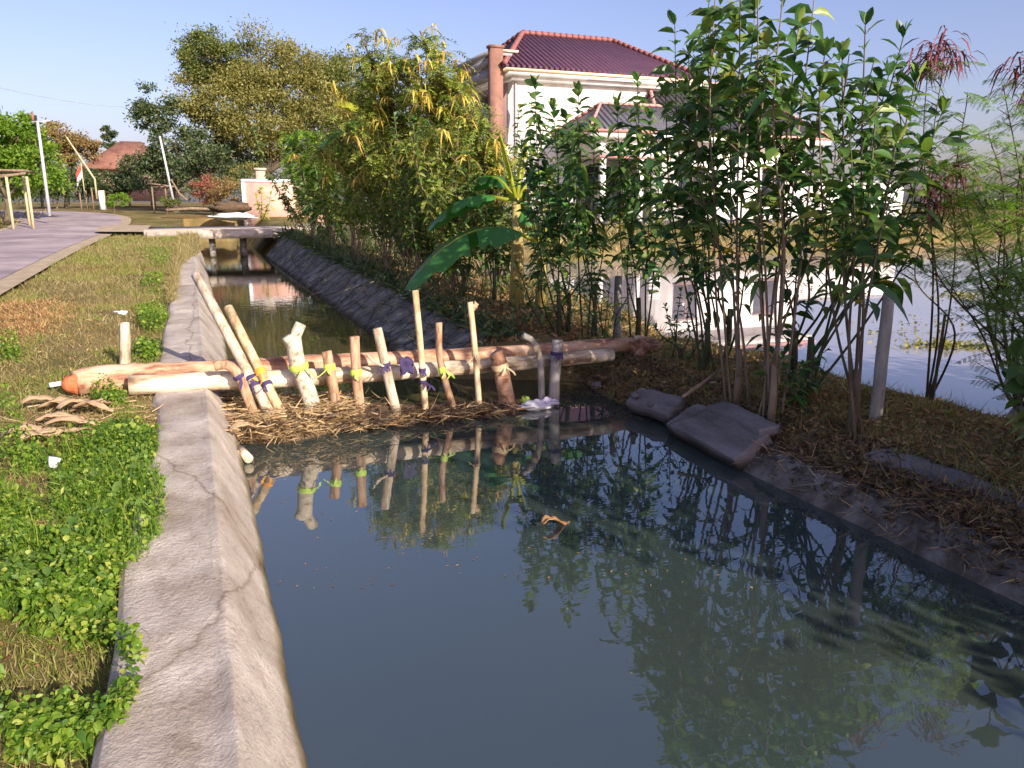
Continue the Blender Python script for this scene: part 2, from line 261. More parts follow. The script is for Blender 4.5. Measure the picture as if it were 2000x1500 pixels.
M['flagred'] = plain('flag_red', (.7, .06, .05), .7, .05); M['mudlitter'] = leafmat('dark_litter', G((.03, .02, .012), (.07, .045, .025), (.12, .08, .045), (.2, .13, .07)), trans=.1); M['rock'] = noisemat('brown_rock', [(.3, (.2, .14, .08)), (.7, (.45, .35, .22))], scale=7, rough=.9, bump=.8); M['bamboo'] = noisemat('bamboo_cane', [(.3, (.35, .29, .15)), (.7, (.58, .50, .32))], scale=6, rough=.5, bump=.2, stretch=(1, 1, .3)); M['greypost'] = noisemat('grey_weathered_post', [(.3, (.16, .15, .14)), (.5, (.33, .3, .27)), (.8, (.5, .46, .41))], scale=9, rough=.85, bump=.5, stretch=(1, 1, .35))

# ---------------------------------------------------------------- the setting
def sheet(name, X, Y, Z, mat, smooth=True):
    nx, ny = len(X), len(Y); gx, gy = np.meshgrid(X, Y); v = np.stack([gx, gy, Z], -1).reshape(-1, 3)
    i = np.arange(nx - 1); j = np.arange(ny - 1); a = (j[:, None] * nx + i[None]).ravel()
    return struct(MB().add(v, np.stack([a, a + 1, a + nx + 1, a + nx], 1)).build(name, mat, smooth=smooth))
X = np.unique(np.round(np.concatenate([-np.geomspace(9, 900, 26), np.arange(-9, -.4, .14), [-.41, -.37, -.35, -.3], np.arange(0, 3.4, .4), np.arange(1.9, 8.2, .09), np.arange(8.2, 32, .8), np.geomspace(32, 1200, 26)]), 3))
Y = np.unique(np.round(np.concatenate([-np.geomspace(5, 200, 8), np.arange(-5, 12.5, .11), np.arange(12.5, 46, .4), np.geomspace(46, 1500, 40)]), 3))
gx, gy = np.meshgrid(X, Y); sheet('ground', X, Y, ground(gx, gy), M['ground'])
def flat(name, x0, x1, y0, y1, z, mat): return struct(MB().add([(x0, y0, z), (x1, y0, z), (x1, y1, z), (x0, y1, z)], [(0, 1, 2, 3)]).build(name, mat))
flat('canal_water', -.33, 5, -8, 7.35, WATER, M['water']); flat('canal_water', -.33, 4.3, 7.35, 43.9, WATER, M['water2'])
flat('pond_water', 5.6, 180, -30, 75, POND, M['pond'])
def sweep(name, prof, ys, mat, nz=.012, seed=0, sub=4, kind=True):
    V = []; rows = []
    for y in ys:
        pr = prof(y); P = []
        for a, b in zip(pr[:-1], pr[1:]):
            for k in range(sub): P.append(((a[0] + (b[0] - a[0]) * k / sub), (a[1] + (b[1] - a[1]) * k / sub)))
        P.append(pr[-1]); rows.append(P)
    R = np.array(rows); ny, np_, _ = R.shape; yy = np.repeat(np.array(ys)[:, None], np_, 1); s = np.arange(np_)[None] * .07 + yy * 0
    d = vnoise(yy, s, .35, seed) * nz * 2 + vnoise(yy, s * 2, .09, seed + 1) * nz
    v = np.stack([R[..., 0] + d * .8, yy, R[..., 1] + d], -1).reshape(-1, 3)
    i = np.arange(np_ - 1); j = np.arange(ny - 1); a = (j[:, None] * np_ + i[None]).ravel()
    return MB().add(v, np.stack([a, a + np_, a + np_ + 1, a + 1], 1)).build(name, mat, smooth=True)
ysn = np.concatenate([np.arange(-4, 12, .05), np.arange(12, 30.8, .25)])
def lw(y):
    z = float(zg(y)); bw = .22 + .10 * float(sm(6, 13, y)); e = .05 * float(vnoise(y, 0, .8, 11)) + .06 * float(sm(4.6, 5.6, y) * sm(7.2, 6.4, y))
    return [(-.42 + e, -.7), (-.42 + e, z - .03), (-.39 + e, z + .004), (-.06, z + .01), (-.005, z + .022), (.03, z - .02), (bw - .02, WATER + .05), (bw + .25, -.95)]
tag(sweep('canal_wall', lw, ysn, M['concrete'], .006, 3, sub=6), 'long pale concrete canal wall running from the foreground along the grass verge', 'canal wall')
def rl(y):
    s = .12 * float(vnoise(0, y, .9, 5)); z = float(zg(y)); return [(2.15 + s * .3, -.75), (2.45 + s * .3, -.38), (3.2 + s, z - .04), (3.42 + s, z - .0), (3.6 + s, z - .2)]
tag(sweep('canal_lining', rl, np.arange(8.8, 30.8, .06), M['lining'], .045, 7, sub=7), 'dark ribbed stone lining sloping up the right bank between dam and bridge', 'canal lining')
def rn(y): a = .05 * float(vnoise(y, 3, .5, 71)); return [(3.58, -.75), (3.74 + a * .4, -.42), (3.90 + a * .5, -.24), (4.0 + a * .6, -.225), (4.04 + a, -.26)]
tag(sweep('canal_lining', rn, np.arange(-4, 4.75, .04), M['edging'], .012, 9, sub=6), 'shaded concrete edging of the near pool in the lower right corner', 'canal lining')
tag(sweep('stone_edging', lambda y: [(4.16, -.3), (4.2, -.13), (4.3, -.095), (4.42 + .05 * float(vnoise(y, 1, .4, 77)), -.08 + .05 * float(vnoise(y, 4, .7, 78))), (4.5, -.3)], np.arange(-2, 3.9, .04), M['slab'], .012, 29, sub=6), 'pale purplish upper strip of old edging half buried in the dark right bank', 'edging')
# road: right and left edges as seen, made smooth
def strip(name, A, B, mat, dz, n=10):
    A = curve(A, n); B = curve(B, n); V = []
    k = 7
    for a, b in zip(A, B):
        for i in range(k): p = a + (b - a) * i / (k - 1); V.append((p[0], p[1], float(zg(p[1])) + dz + .05 * math.sin(math.pi * i / (k - 1))))
    Q = [(j * k + i, j * k + i + 1, (j + 1) * k + i + 1, (j + 1) * k + i) for j in range(len(A) - 1) for i in range(k - 1)]
    return struct(MB().add(V, Q).build(name, mat, smooth=True))
R_ = [(-3.2, -6, 0), (-3.25, 8, 0), (-3.3, 16, 0), (-3.25, 24, 0), (-3.0, 32, 0), (-2.9, 40, 0), (-3.8, 47, 0), (-7.5, 54, 0), (-14, 59, 0), (-26, 62, 0)]
L_ = [(-6.6, -6, 0), (-6.6, 8, 0), (-6.6, 16, 0), (-6.55, 24, 0), (-6.5, 32, 0), (-6.6, 38, 0), (-7.6, 43.5, 0), (-11, 48.5, 0), (-17, 52, 0), (-28, 55, 0)]
off = lambda L, dx: [(p[0] + dx, p[1], 0) for p in L]
strip('road_shoulder', off(R_, .35), off(L_, -.35), M['shoulder'], .02); strip('road', off(R_, -.05), L_, M['road'], .045)

# ---------------------------------------------------------------- foliage builders (vectorised)
def unit(a): return a / (np.linalg.norm(a, axis=-1, keepdims=True) + 1e-9)
def diamonds(mb, P, D, Nn, L, Wd):
    L = np.asarray(L)[..., None]; Wd = np.asarray(Wd)[..., None]; D = unit(D); Sd = unit(np.cross(D, Nn)); n = len(P)
    v = np.stack([P, P + D * L * .45 + Sd * Wd / 2, P + D * L, P + D * L * .45 - Sd * Wd / 2], 1).reshape(-1, 3)
    a = np.arange(n)[:, None] * 4; mb.add(v, a + np.arange(4)[None])
def broad(mb, P, D, L, Wd, droop=.5, fold=.25):
    n = len(P); L = np.asarray(L)[:, None]; Wd = np.asarray(Wd)[:, None]; D = unit(D); up = np.array([[0, 0, 1.0]])
    Sd = unit(np.cross(D, up + RNG.normal(0, .55, (n, 3)))); Nn = np.cross(Sd, D); dr = (np.asarray(droop) * np.ones(n))[:, None]
    def row(t, w):
        c = P + D * L * t - up * dr * L * t * t; return c, c + Sd * Wd * w / 2 + Nn * Wd * w * fold * .6, c - Sd * Wd * w / 2 + Nn * Wd * w * fold * .6
    b = P; c1, l1, r1 = row(.28, .85); c2, l2, r2 = row(.6, .95); c3, l3, r3 = row(.85, .5); tp = row(1.03, 0)[0]
    v = np.stack([b, c1, l1, r1, c2, l2, r2, c3, l3, r3, tp], 1).reshape(-1, 3); a = np.arange(n)[:, None] * 11
    q = np.concatenate([a + np.array([x]) for x in ((1, 4, 5, 2), (3, 6, 4, 1), (4, 7, 8, 5), (6, 9, 7, 4))]); t = np.concatenate([a + np.array([x]) for x in ((0, 1, 2), (0, 3, 1), (7, 10, 8), (9, 10, 7))])
    mb.add(v, q, t)
def pinnate(mb, P, D, L, pairs, ll, lw_, droop=.6, jit=.15, vang=.8):
    n = len(P); D = unit(D); up = np.array([0, 0, 1.0]); Sd = unit(np.cross(D, up[None] + RNG.normal(0, .15, (n, 3)))); L = np.asarray(L) * np.ones(n); ll = np.asarray(ll) * np.ones(n)
    for k in range(pairs):
        t = (k + .6) / pairs; c = P + D * (L * t)[:, None] - up * (droop * L * t * t)[:, None]; dd = D - up * (2 * droop * t)
        dd = unit(dd); sc = math.sin(math.pi * (.12 + .8 * t)) ** .5
        for sg in (-1, 1):
            d = Sd * sg * vang + dd * .55 + RNG.normal(0, jit, (n, 3)) - up * .25; diamonds(mb, c, d, np.cross(dd, Sd) + RNG.normal(0, .2, (n, 3)), ll * sc, np.full(n, lw_) * sc)
    for t0, t1 in ((0, .5), (.5, 1)):   # rachis as a thin blade
        a = P + D * (L * t0)[:, None] - up * (droop * L * t0 * t0)[:, None]; b = P + D * (L * t1)[:, None] - up * (droop * L * t1 * t1)[:, None]
        w = Sd * lw_ * .16; v = np.stack([a - w, a + w, b + w, b - w], 1).reshape(-1, 3); mb.add(v, np.arange(n)[:, None] * 4 + np.arange(4)[None])
def rdir(n, up=0.): d = RNG.normal(0, 1, (n, 3)); d[:, 2] += up; return unit(d)

def sapling(base, tops, label, leafmat_='broad', L=.2, wr=.33, space=.085, t0=.25, rad=.013, name='broadleaf_tree', cat='tree', group=None, per=2, bare=.55, bark='greenstem', trunkr=.035, forkz=.5, twig=2.6):
    base = np.asarray(base, float); o = empty(name, base, label, cat, group); st = MB(); lf = MB(); P = []; D = []; LL = []; DR = []
    fork = base + np.array([0, 0, forkz]); st.tube([base - [0, 0, .12], base + [.01, 0, forkz * .5], fork], [trunkr * 1.1, trunkr * .9, trunkr * .7], 8, rough=.2)
    for ti, tp in enumerate(tops):
        tp = np.asarray(tp, float); f0 = base + (np.array([RNG.normal(0, .02), RNG.normal(0, .02), forkz * RNG.uniform(.4, 1)]) if ti % 2 else np.array([RNG.normal(0, .07), RNG.normal(0, .07), -.05])); h = tp[2] - f0[2]
        mid1 = f0 + (tp - f0) * np.array([.45, .45, .33]) + np.array([RNG.normal(0, .04), RNG.normal(0, .04), 0]); mid2 = f0 + (tp - f0) * np.array([.82, .82, .68]) + np.array([RNG.normal(0, .03), RNG.normal(0, .03), 0])
        c = curve([f0, mid1, mid2, tp], 8); rr = np.linspace(rad, rad * .35, len(c)); st.tube(c, rr, 6)
        c = np.array(c); seg = np.linalg.norm(np.diff(c, axis=0), axis=1); cum = np.concatenate([[0], np.cumsum(seg)]); tot = cum[-1]; s = tot * t0 * RNG.uniform(.7, 1.3); ph = RNG.uniform(0, 6.28)
        while s < tot:
            u = s / tot
            if RNG.random() > bare * (1 - u) ** 1.0:
                p = np.array([np.interp(s, cum, c[:, k]) for k in range(3)]); el = .12 + .75 * max(0, (s - tot + .4) / .4) + RNG.normal(0, .25)
                for k in range(per):
                    a = ph + k * 2 * math.pi / per + RNG.normal(0, .25); P.append(p); D.append([math.cos(a) * math.cos(el), math.sin(a) * math.cos(el), math.sin(el) + .22]); LL.append(L * RNG.uniform(.65, 1.25) * (1 if u < .93 else .85)); DR.append(.45 + .5 * RNG.random() - (.25 if u > .93 else 0))
            ph += 1.45; s += space * RNG.uniform(.7, 1.35)
        for k in range(4): a = RNG.uniform(0, 6.28); P.append(tp); D.append([math.cos(a) * .4, math.sin(a) * .4, 1]); LL.append(L * .75); DR.append(.25)
        # short side twigs
        for _ in range(int(tot * twig)):
            s = tot * RNG.uniform(t0, .9); p = np.array([np.interp(s, cum, c[:, k]) for k in range(3)]); a = RNG.uniform(0, 6.28); l = RNG.uniform(.12, .4); q = p + np.array([math.cos(a) * l * .8, math.sin(a) * l * .8, l * .7]); st.tube([p, q], [.006, .003], 4, cap=False)
            for k in range(RNG.integers(3, 7)):
                b = RNG.uniform(0, 6.28); pp = p + (q - p) * RNG.uniform(.4, 1); P.append(pp); D.append([math.cos(b), math.sin(b), RNG.uniform(-.1, .7)]); LL.append(L * RNG.uniform(.55, 1)); DR.append(.45)
    P = np.array(P); D = np.array(D); LL = np.array(LL); broad(lf, P, D, LL, LL * wr * RNG.uniform(.8, 1.2, len(LL)), np.array(DR))
    st.build('trunk', M[bark], o, smooth=True); lf.build('crown', M[leafmat_], o); return o

def feather(base, tips, label, mat='glir', L=.32, pairs=7, ll=.055, lw_=.022, dens=9, t0=.3, name='feathery_tree', cat='tree', group=None, rad=.03, pods=0, bark='bark', spread=.35, podmat='gold', podL=.32, droop=.55, sub=3):
    base = np.asarray(base, float); o = empty(name, base, label, cat, group); st = MB(); lf = MB(); P = []; D = []; PP = []
    for tp in tips:
        tp = np.asarray(tp, float); c = curve([base - [0, 0, .1], base + (tp - base) * np.array([.25, .25, .4]), base + (tp - base) * np.array([.6, .6, .75]), tp], 7); st.tube(c, np.linspace(rad, rad * .3, len(c)), 6); c = np.array(c)
        tot = np.linalg.norm(tp - base); 
        for _ in range(int(tot * dens)):
            u = t0 + (1 - t0) * RNG.random() ** .8; i = u * (len(c) - 1); p = c[int(i)] + (c[min(int(i) + 1, len(c) - 1)] - c[int(i)]) * (i % 1); a = RNG.uniform(0, 6.28); l = spread * RNG.uniform(.3, 1.3) * (1.25 - u * .8)
            q = p + np.array([math.cos(a) * l, math.sin(a) * l, l * RNG.uniform(.2, .9)]); st.tube([p, q], [.007, .003], 4, cap=False)
            for k in range(sub): b = RNG.uniform(0, 6.28); P.append(p + (q - p) * RNG.uniform(.3, 1)); D.append([math.cos(b), math.sin(b), RNG.uniform(-.2, .7)])
        for _ in range(pods if np.isscalar(pods) else 0):
            u = RNG.uniform(.55, 1); i = u * (len(c) - 1); p = c[int(i)] + RNG.normal(0, spread * .45, 3) * np.array([1, 1, .5])
            PP.append(p + RNG.normal(0, .025, (RNG.integers(6, 12), 3)))
    P = np.array(P); pinnate(lf, P, np.array(D), L * RNG.uniform(.7, 1.2, len(P)), pairs, ll, lw_, droop)
    st.build('trunk', M[bark], o, smooth=True); lf.build('crown', M[mat], o)
    for Q_ in PP:
        pm = MB(); d = RNG.normal(0, .35, Q_.shape); d[:, 2] = .35; n = len(Q_); broad(pm, Q_, d, podL * RNG.uniform(.6, 1.1, n), np.full(n, podL * .13), 1.3); pm.build('pod_cluster', M[podmat], o)
    return o

def bigtree(base, blobs, label, mats, leaf=.25, n=14000, name='broad_crowned_tree', group=None, trunkr=.3, clump=.16, cat='tree', fork=.35, bark='bark', flat_=.6, holes=.0):
    """blobs: (centre, radii, share, material index); leaves gather in clumps spread through each blob"""
    base = np.asarray(base, float); o = empty(name, base, label, cat, group); st = MB(); crowns = {}
    cs = np.array([b[0] for b in blobs], float); top = cs.mean(0); fk = base + (top - base) * np.array([fork, fork, fork])
    st.tube(curve([base - [0, 0, .3], base + (fk - base) * .5 + [.1, 0, 0], fk], 4), np.linspace(trunkr, trunkr * .75, 9), 9, rough=.15)
    for (c, r, sh, mi) in blobs:
        c = np.asarray(c, float); r = np.asarray(r, float); k = max(10, int(34 * (r.mean() / 2.0) ** .8)) ; d = rdir(k); cl = c + d * r * (RNG.uniform(.35, 1, (k, 1)) ** .6)
        st.tube(curve([fk, fk + (c - fk) * .5 + RNG.normal(0, .3, 3) * r.mean() * .2, c], 4), np.linspace(trunkr * .55, trunkr * .18, 9), 6)
        for q in cl[::3]: st.tube([c, (c + q) / 2 + RNG.normal(0, .08, 3) * r.mean(), q], [trunkr * .14, trunkr * .1, trunkr * .04], 4, cap=False)
        m = int(n * sh); idx = RNG.integers(0, k, m); cr = (r.mean() * clump * 2) * RNG.uniform(.6, 1.5, k); P = cl[idx] + RNG.normal(0, 1, (m, 3)) * np.array([1, 1, flat_]) * cr[idx][:, None] * .55
        D = rdir(m) * .9 + unit(P - c) * .6; D[:, 2] -= .15; crowns.setdefault(mi, MB()); diamonds(crowns[mi], P, D, rdir(m, .8), leaf * RNG.uniform(.6, 1.3, m), leaf * .5 * RNG.uniform(.7, 1.2, m))
    st.build('trunk', M[bark], o, smooth=True)
    for mi, mb in crowns.items(): mb.build('crown', M[mats[mi]], o)
    return o

# ---------------------------------------------------------------- houses
def hip(x0, x1, y0, y1, z, rx0, rx1, ry, rz, ov=.5):
    v = [(x0 - ov, y0 - ov, z), (x1 + ov, y0 - ov, z), (x1 + ov, y1 + ov, z), (x0 - ov, y1 + ov, z), (rx0, ry, rz), (rx1, ry, rz)]
    v += [(a, b, c - .12) for a, b, c in v[:4]]
    return MB().add(v, [(0, 1, 5, 4), (2, 3, 4, 5), (0, 6, 7, 1), (1, 7, 8, 2), (2, 8, 9, 3), (3, 9, 6, 0), (9, 8, 7, 6)], [(1, 2, 5), (3, 0, 4)]), v
def ridgecap(v, pairs, r=.13):
    mb = MB()
    for a, b in pairs:
        a = np.array(v[a], float); b = np.array(v[b], float); k = max(2, int(np.linalg.norm(b - a) / .32))
        for i in range(k): p = a + (b - a) * i / k; q = a + (b - a) * (i + .95) / k; mb.tube([p + [0, 0, .06], q + [0, 0, .05]], [r, r * .78], 6)
    return mb
ha = empty('two_storey_house', (18, 37, .7), 'two storey white house with maroon hipped roof behind the trees across the pond', 'house')
MB().box((13.5, 33.4, .3), (22.6, 41.4, 6.75)).build('wall', M['hwhite'], ha)
MB().box((13.35, 33.05, 6.75), (22.8, 41.7, 6.92)).box((13.1, 32.8, 6.92), (23.0, 41.9, 7.08)).build('cornice', M['hwhite'], ha)
MB().box((12.95, 32.7, 7.08), (23.1, 42, 7.18)).build('fascia', M['cream'], ha)
mb, v = hip(13.5, 22.4, 33.4, 41.4, 7.31, 15.65, 20.6, 37.4, 9.55, .6); rf = mb.build('roof', M['tileR'], ha); ridgecap(v, [(4, 5), (0, 4), (1, 5), (3, 4), (2, 5)]).build('ridge_tiles', M['ridge'], rf)
MB().box((12.55, 33.6, 6.95), (13.34, 38, 7.2)).box((12.65, 33.7, 7.2), (13.33, 37.9, 7.4)).box((12.4, 33.45, 7.4), (13.36, 38.2, 7.62)).box((12.5, 33.55, 7.62), (13.36, 38.1, 7.74)).box((12.25, 33.3, 7.74), (13.45, 38.3, 7.88)).build('balcony_roof', M['greytrim'], ha)
MB().box((13.0, 33.2, 7.89), (13.7, 33.5, 7.97)).build('balcony_fascia', M['cream'], ha)
MB().box((12.38, 33.1, .5), (12.95, 33.44, 8.0)).box((12.33, 33.05, 8.0), (13.0, 33.5, 8.1)).build('column', M['browncol'], ha)
MB().box((12.5, 33.7, 3.9), (13.48, 38, 4.1)).box((12.5, 33.7, 4.1), (12.6, 38, 4.9)).build('balcony', M['hwhite'], ha)
MB().box((13.42, 33.9, 4.2), (13.49, 38, 6.74)).build('balcony_wall', M['pinkwall'], ha)
wn = MB().box((13.38, 35, 4.3), (13.415, 37, 6.4)).build('window', M['glass'], ha); MB().box((13.33, 34.92, 4.22), (13.37, 35.0, 6.48)).box((13.33, 37, 4.22), (13.37, 37.08, 6.48)).box((13.33, 35.0, 6.4), (13.37, 37, 6.48)).box((13.33, 35.95, 4.3), (13.37, 36.02, 6.4)).build('frame', M['browncol'], wn)
MB().tube([(13.62, 33.33, 6.7), (13.62, 33.33, 1)], .05).build('drainpipe', M['greytrim'], ha)
hb = empty('single_storey_house', (24, 34, .7), 'low white house wing with dark grey tiled roofs beside the pond', 'house')
MB().box((19.5, 30.6, .3), (27.5, 33.38, 4.2)).box((22.62, 33.38, .3), (27.5, 40, 4.2)).box((16.1, 30.0, 3.5), (19.5, 33.38, 4.2)).box((15.8, 33.2, .3), (19.5, 33.39, 3.5)).build('wall', M['hwhite'], hb)
MB().box((15.5, 29.6, 4.2), (28.0, 33.3, 4.42)).build('fascia', M['hwhite'], hb); MB().box((15.4, 29.5, 4.42), (28.1, 33.28, 4.52)).box((16.05, 29.95, 3.42), (19.5, 30.0, 3.5)).build('trim', M['pinktrim'], hb)
mb, v = hip(19.6, 27.6, 30.6, 39, 4.55, 20.9, 26.4, 34.4, 7.3, .6); rf = mb.build('roof', M['tileD'], hb); ridgecap(v, [(4, 5), (0, 4), (1, 5)], .09).build('ridge_tiles', M['pinktrim'], rf)
mb, v = hip(15.8, 20.0, 30, 33.0, 4.56, 16.9, 20.0, 31.6, 5.75, .4); rf = mb.build('porch_roof', M['porch'], hb); ridgecap(v, [(4, 5), (0, 4), (3, 4)], .07).build('ridge_tiles', M['pinktrim'], rf)
for x in (16.15, 18.0): MB().box((x, 30.0, .5), (x + .22, 30.22, 3.5)).build('column', M['hwhite'], hb)
MB().box((16.6, 33.1, .6), (18.9, 33.19, 3.2)).build('door', M['glass'], hb)
for x in (20.4, 25.0): wn = MB().box((x, 30.54, 1.5), (x + 1.3, 30.59, 3.1)).build('window', M['glass'], hb); MB().box((x - .08, 30.5, 1.42), (x + 1.38, 30.535, 1.5)).box((x - .08, 30.5, 3.1), (x + 1.38, 30.535, 3.18)).box((x + .61, 30.5, 1.5), (x + .69, 30.535, 3.1)).build('frame', M['browncol'], wn)
lv = MB()
for k in range(8): lv.box((19.0, 30.48, .9 + k * .16), (19.6, 30.52, 1.0 + k * .16))
lv.build('louvre', M['hwhite'], hb)
MB().box((15.8, 29.9, .3), (27.55, 30.55, .8)).build('plinth', M['blue'], hb)
yw = empty('yard_wall', (31, 30.7, .6), 'low plain white yard wall running right from the single storey house', 'wall'); MB().box((27.56, 30.6, .2), (34, 30.85, 2.55)).build('panel', M['hwhite'], yw); MB().box((27.56, 30.52, 2.55), (34.05, 30.93, 2.66)).build('coping', M['greytrim'], yw)
# far house with clay roof on the left
c = atd(235, 385, 66); hc = empty('village_house', c, 'distant village house with old red clay tile roof at the road bend', 'house')
x, y, z = c; MB().box((x - 2.2, y, z - .3), (x + 3.6, y + 5, z + 2.3)).build('wall', M['brick'], hc); MB().box((x - .3, y - .06, z), (x + .6, y - .01, z + 2)).build('door', M['black'], hc)
mb, v = hip(x - 2.2, x + 3.6, y, y + 5, z + 2.3, x + .3, x + 1.9, y + 2.5, z + 4.6, .5); mb.build('roof', M['clay'], hc)

# ---------------------------------------------------------------- bridge, pink wall
bz = .62
b = empty('canal_bridge', (1.5, 33, bz), 'low flat concrete footbridge slab spanning the canal in the distance', 'bridge')
MB().box((-1.6, 31, bz - .24), (4.2, 35.5, bz)).build('deck', M['bridge'], b); MB().box((-1.5, 30.9, bz - .32), (4.1, 30.995, bz - .04)).build('edge_beam', M['concrete'], b)
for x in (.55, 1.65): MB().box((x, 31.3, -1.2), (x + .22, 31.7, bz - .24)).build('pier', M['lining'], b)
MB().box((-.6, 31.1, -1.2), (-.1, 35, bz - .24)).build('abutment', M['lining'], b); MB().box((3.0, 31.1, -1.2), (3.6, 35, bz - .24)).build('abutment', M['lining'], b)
strip('path', [(-3.2, 31.6, 0), (-2.2, 31.3, 0), (-1.5, 31.1, 0)], [(-3.2, 35.6, 0), (-2.2, 35.5, 0), (-1.5, 35.4, 0)], M['shoulder'], .12); strip('path', [(4.1, 31.2, 0), (6, 31.6, 0), (9, 33, 0)], [(4.1, 35.4, 0), (6, 35.2, 0), (9, 36, 0)], M['shoulder'], .12)
p0 = atd(478, 424, 41); p1 = atd(640, 424, 42.5); w = empty('garden_wall', p0, 'pale pink plastered wall with white coping beyond the bridge', 'wall'); d = p1 - p0; d[2] = 0; ln = np.linalg.norm(d); d /= ln; nrm = np.array([-d[1], d[0], 0])
def wbox(mb, a0, a1, t0, t1, z0, z1):
    vs = [p0 + d * a + nrm * t for t in (t0, t1) for a in (a0, a1)]; V = [(q[0], q[1], z) for z in (z0, z1) for q in vs]
    return mb.add(V, [(0, 2, 3, 1), (4, 5, 7, 6), (0, 1, 5, 4), (2, 6, 7, 3), (0, 4, 6, 2), (1, 3, 7, 5)])
wbox(MB(), .12, ln, 0, .2, .3, p0[2] + 1.75).build('panel', M['brick'], w); c1 = MB(); wbox(c1, -.05, ln, -.04, .24, p0[2] + 1.75, p0[2] + 1.9); wbox(c1, -.05, .12, -.04, .22, .3, p0[2] + 1.75); c1.build('coping', M['tarp'], w)
g = atd(515, 424, 44); MB().box((g[0] - .25, g[1], .5), (g[0] + .25, g[1] + .5, g[2] + 2.55)).box((g[0] - .33, g[1] - .08, g[2] + 2.55), (g[0] + .33, g[1] + .58, g[2] + 2.65)); 
gp = MB().box((g[0] - .25, g[1], .5), (g[0] + .25, g[1] + .5, g[2] + 2.5)).box((g[0] - .33, g[1] - .08, g[2] + 2.5), (g[0] + .33, g[1] + .58, g[2] + 2.62)).build('gate_pillar', M['bridge'], origin=g); tag(gp, 'square pale gate pillar rising just behind the pink wall', 'gate pillar')
# white tarpaulin bundle beside the bridge
def lump(name, c, r, mat, label, cat, seed=1, n=14, amp=.35, group=None, parent=None):
    V = []; Q = []; m = n
    for i in range(n + 1):
        for j in range(m):
            a = math.pi * i / n; b2 = 2 * math.pi * j / m; dd = np.array([math.sin(a) * math.cos(b2), math.sin(a) * math.sin(b2), math.cos(a)]); k = 1 + amp * float(vnoise(dd[0] * 2 + dd[2], dd[1] * 2 + dd[2] * 1.3, .6, seed)) * 2
            V.append(np.asarray(c) + dd * np.asarray(r) * k)
    for i in range(n):
        for j in range(m): Q.append((i * m + j, i * m + (j + 1) % m, (i + 1) * m + (j + 1) % m, (i + 1) * m + j))
    o = MB().add(V, Q).build(name, mat, parent=parent, origin=None if parent else c, smooth=True); return tag(o, label, cat, group) if label else o
c = atd(455, 423, 37); lump('tarpaulin', c, (1.1, .7, .16), M['tarp'], 'crumpled white tarpaulin lying beside the far end of the bridge', 'tarpaulin', 3)
c = atd(452, 405, 39.5); lump('shadow_mound', c, (.95, .6, .30), M['mud'], 'low dark mound standing in for the shadow at the left end of the pink wall', 'heap', 5)  # mud-coloured mound added to stand in for a dark shadow by the wall
c = atd(375, 410, 40)
lg = MB().tube([c + [-1.2, 0, .0], c + [0, .1, .07], c + [1.3, .2, .02]], [.07, .08, .06], 7).build('fallen_branch', M['palebark'], origin=c); tag(lg, 'long fallen branch on the dry ground beyond the bridge', 'branch')

# ---------------------------------------------------------------- distant trees and roadside things
def blob(px, py, d, rpx, rpy, share=1., mi=0, dep=None): k = d / 1561; return (atd(px, py, d), (rpx * k, (dep or rpx) * k, rpy * k), share, mi)
def gbase(px, d): q = atd(px, 500, d); q[2] = float(zg(q[1])) - .02; return q
bigtree(gbase(520, 52), [blob(430, 110, 52, 70, 55, .15, 1), blob(510, 130, 52, 80, 60, .15, 0), blob(600, 175, 53, 85, 60, .16, 0), blob(680, 165, 54, 70, 50, .12, 1), blob(420, 190, 51, 70, 55, .12, 0), blob(520, 230, 51, 90, 60, .13, 0), blob(640, 260, 52, 80, 55, .1, 0), blob(460, 300, 52, 60, 45, .07, 2)],
        'huge olive gold tree towering over the road and bridge', ['olive', 'acgreen', 'dark'], leaf=.19, n=95000, trunkr=.38, group=None)
bigtree(gbase(350, 49), [blob(305, 215, 49, 36, 40, .22, 0), blob(345, 285, 49, 55, 50, .33, 0), blob(410, 330, 48, 60, 45, .3, 0), blob(310, 330, 49, 40, 30, .15, 0)], 'dark green tree at the left foot of the huge olive tree', ['dark'], leaf=.22, n=15000, trunkr=.2)
bigtree(gbase(20, 36), [blob(-30, 260, 36, 60, 70, .3), blob(35, 270, 36, 50, 60, .3), blob(70, 330, 36, 50, 45, .25), blob(0, 350, 37, 60, 40, .15)], 'bright green dense tree cut by the left edge of the photo', ['bright'], leaf=.2, n=15000, trunkr=.16)
bigtree(gbase(140, 60), [blob(110, 275, 60, 42, 30, .5), blob(150, 290, 60, 40, 32, .5)], 'brownish round tree behind the two roadside poles', ['brown'], leaf=.25, n=7000, trunkr=.2)
bigtree(gbase(215, 78), [blob(215, 275, 78, 13, 26, .5), blob(218, 310, 78, 26, 24, .5)], 'small pointed dark tree behind the clay roofed house', ['dark'], leaf=.28, n=4000, trunkr=.14, name='pointed_tree')
bigtree(gbase(120, 57), [blob(90, 355, 57, 50, 28, .5), blob(150, 360, 58, 40, 25, .5)], 'low dark green bushes behind the slanted pole at the road bend', ['dark'], leaf=.22, n=6000, trunkr=.1, name='bush', cat='bush')
bigtree(gbase(265, 62), [blob(280, 340, 60, 45, 38, .5), blob(225, 360, 62, 30, 22, .3), blob(185, 355, 64, 25, 22, .2)], 'dark shaded bushes in front of the clay roofed house', ['dark'], leaf=.22, n=7000, trunkr=.1, name='bush', cat='bush')
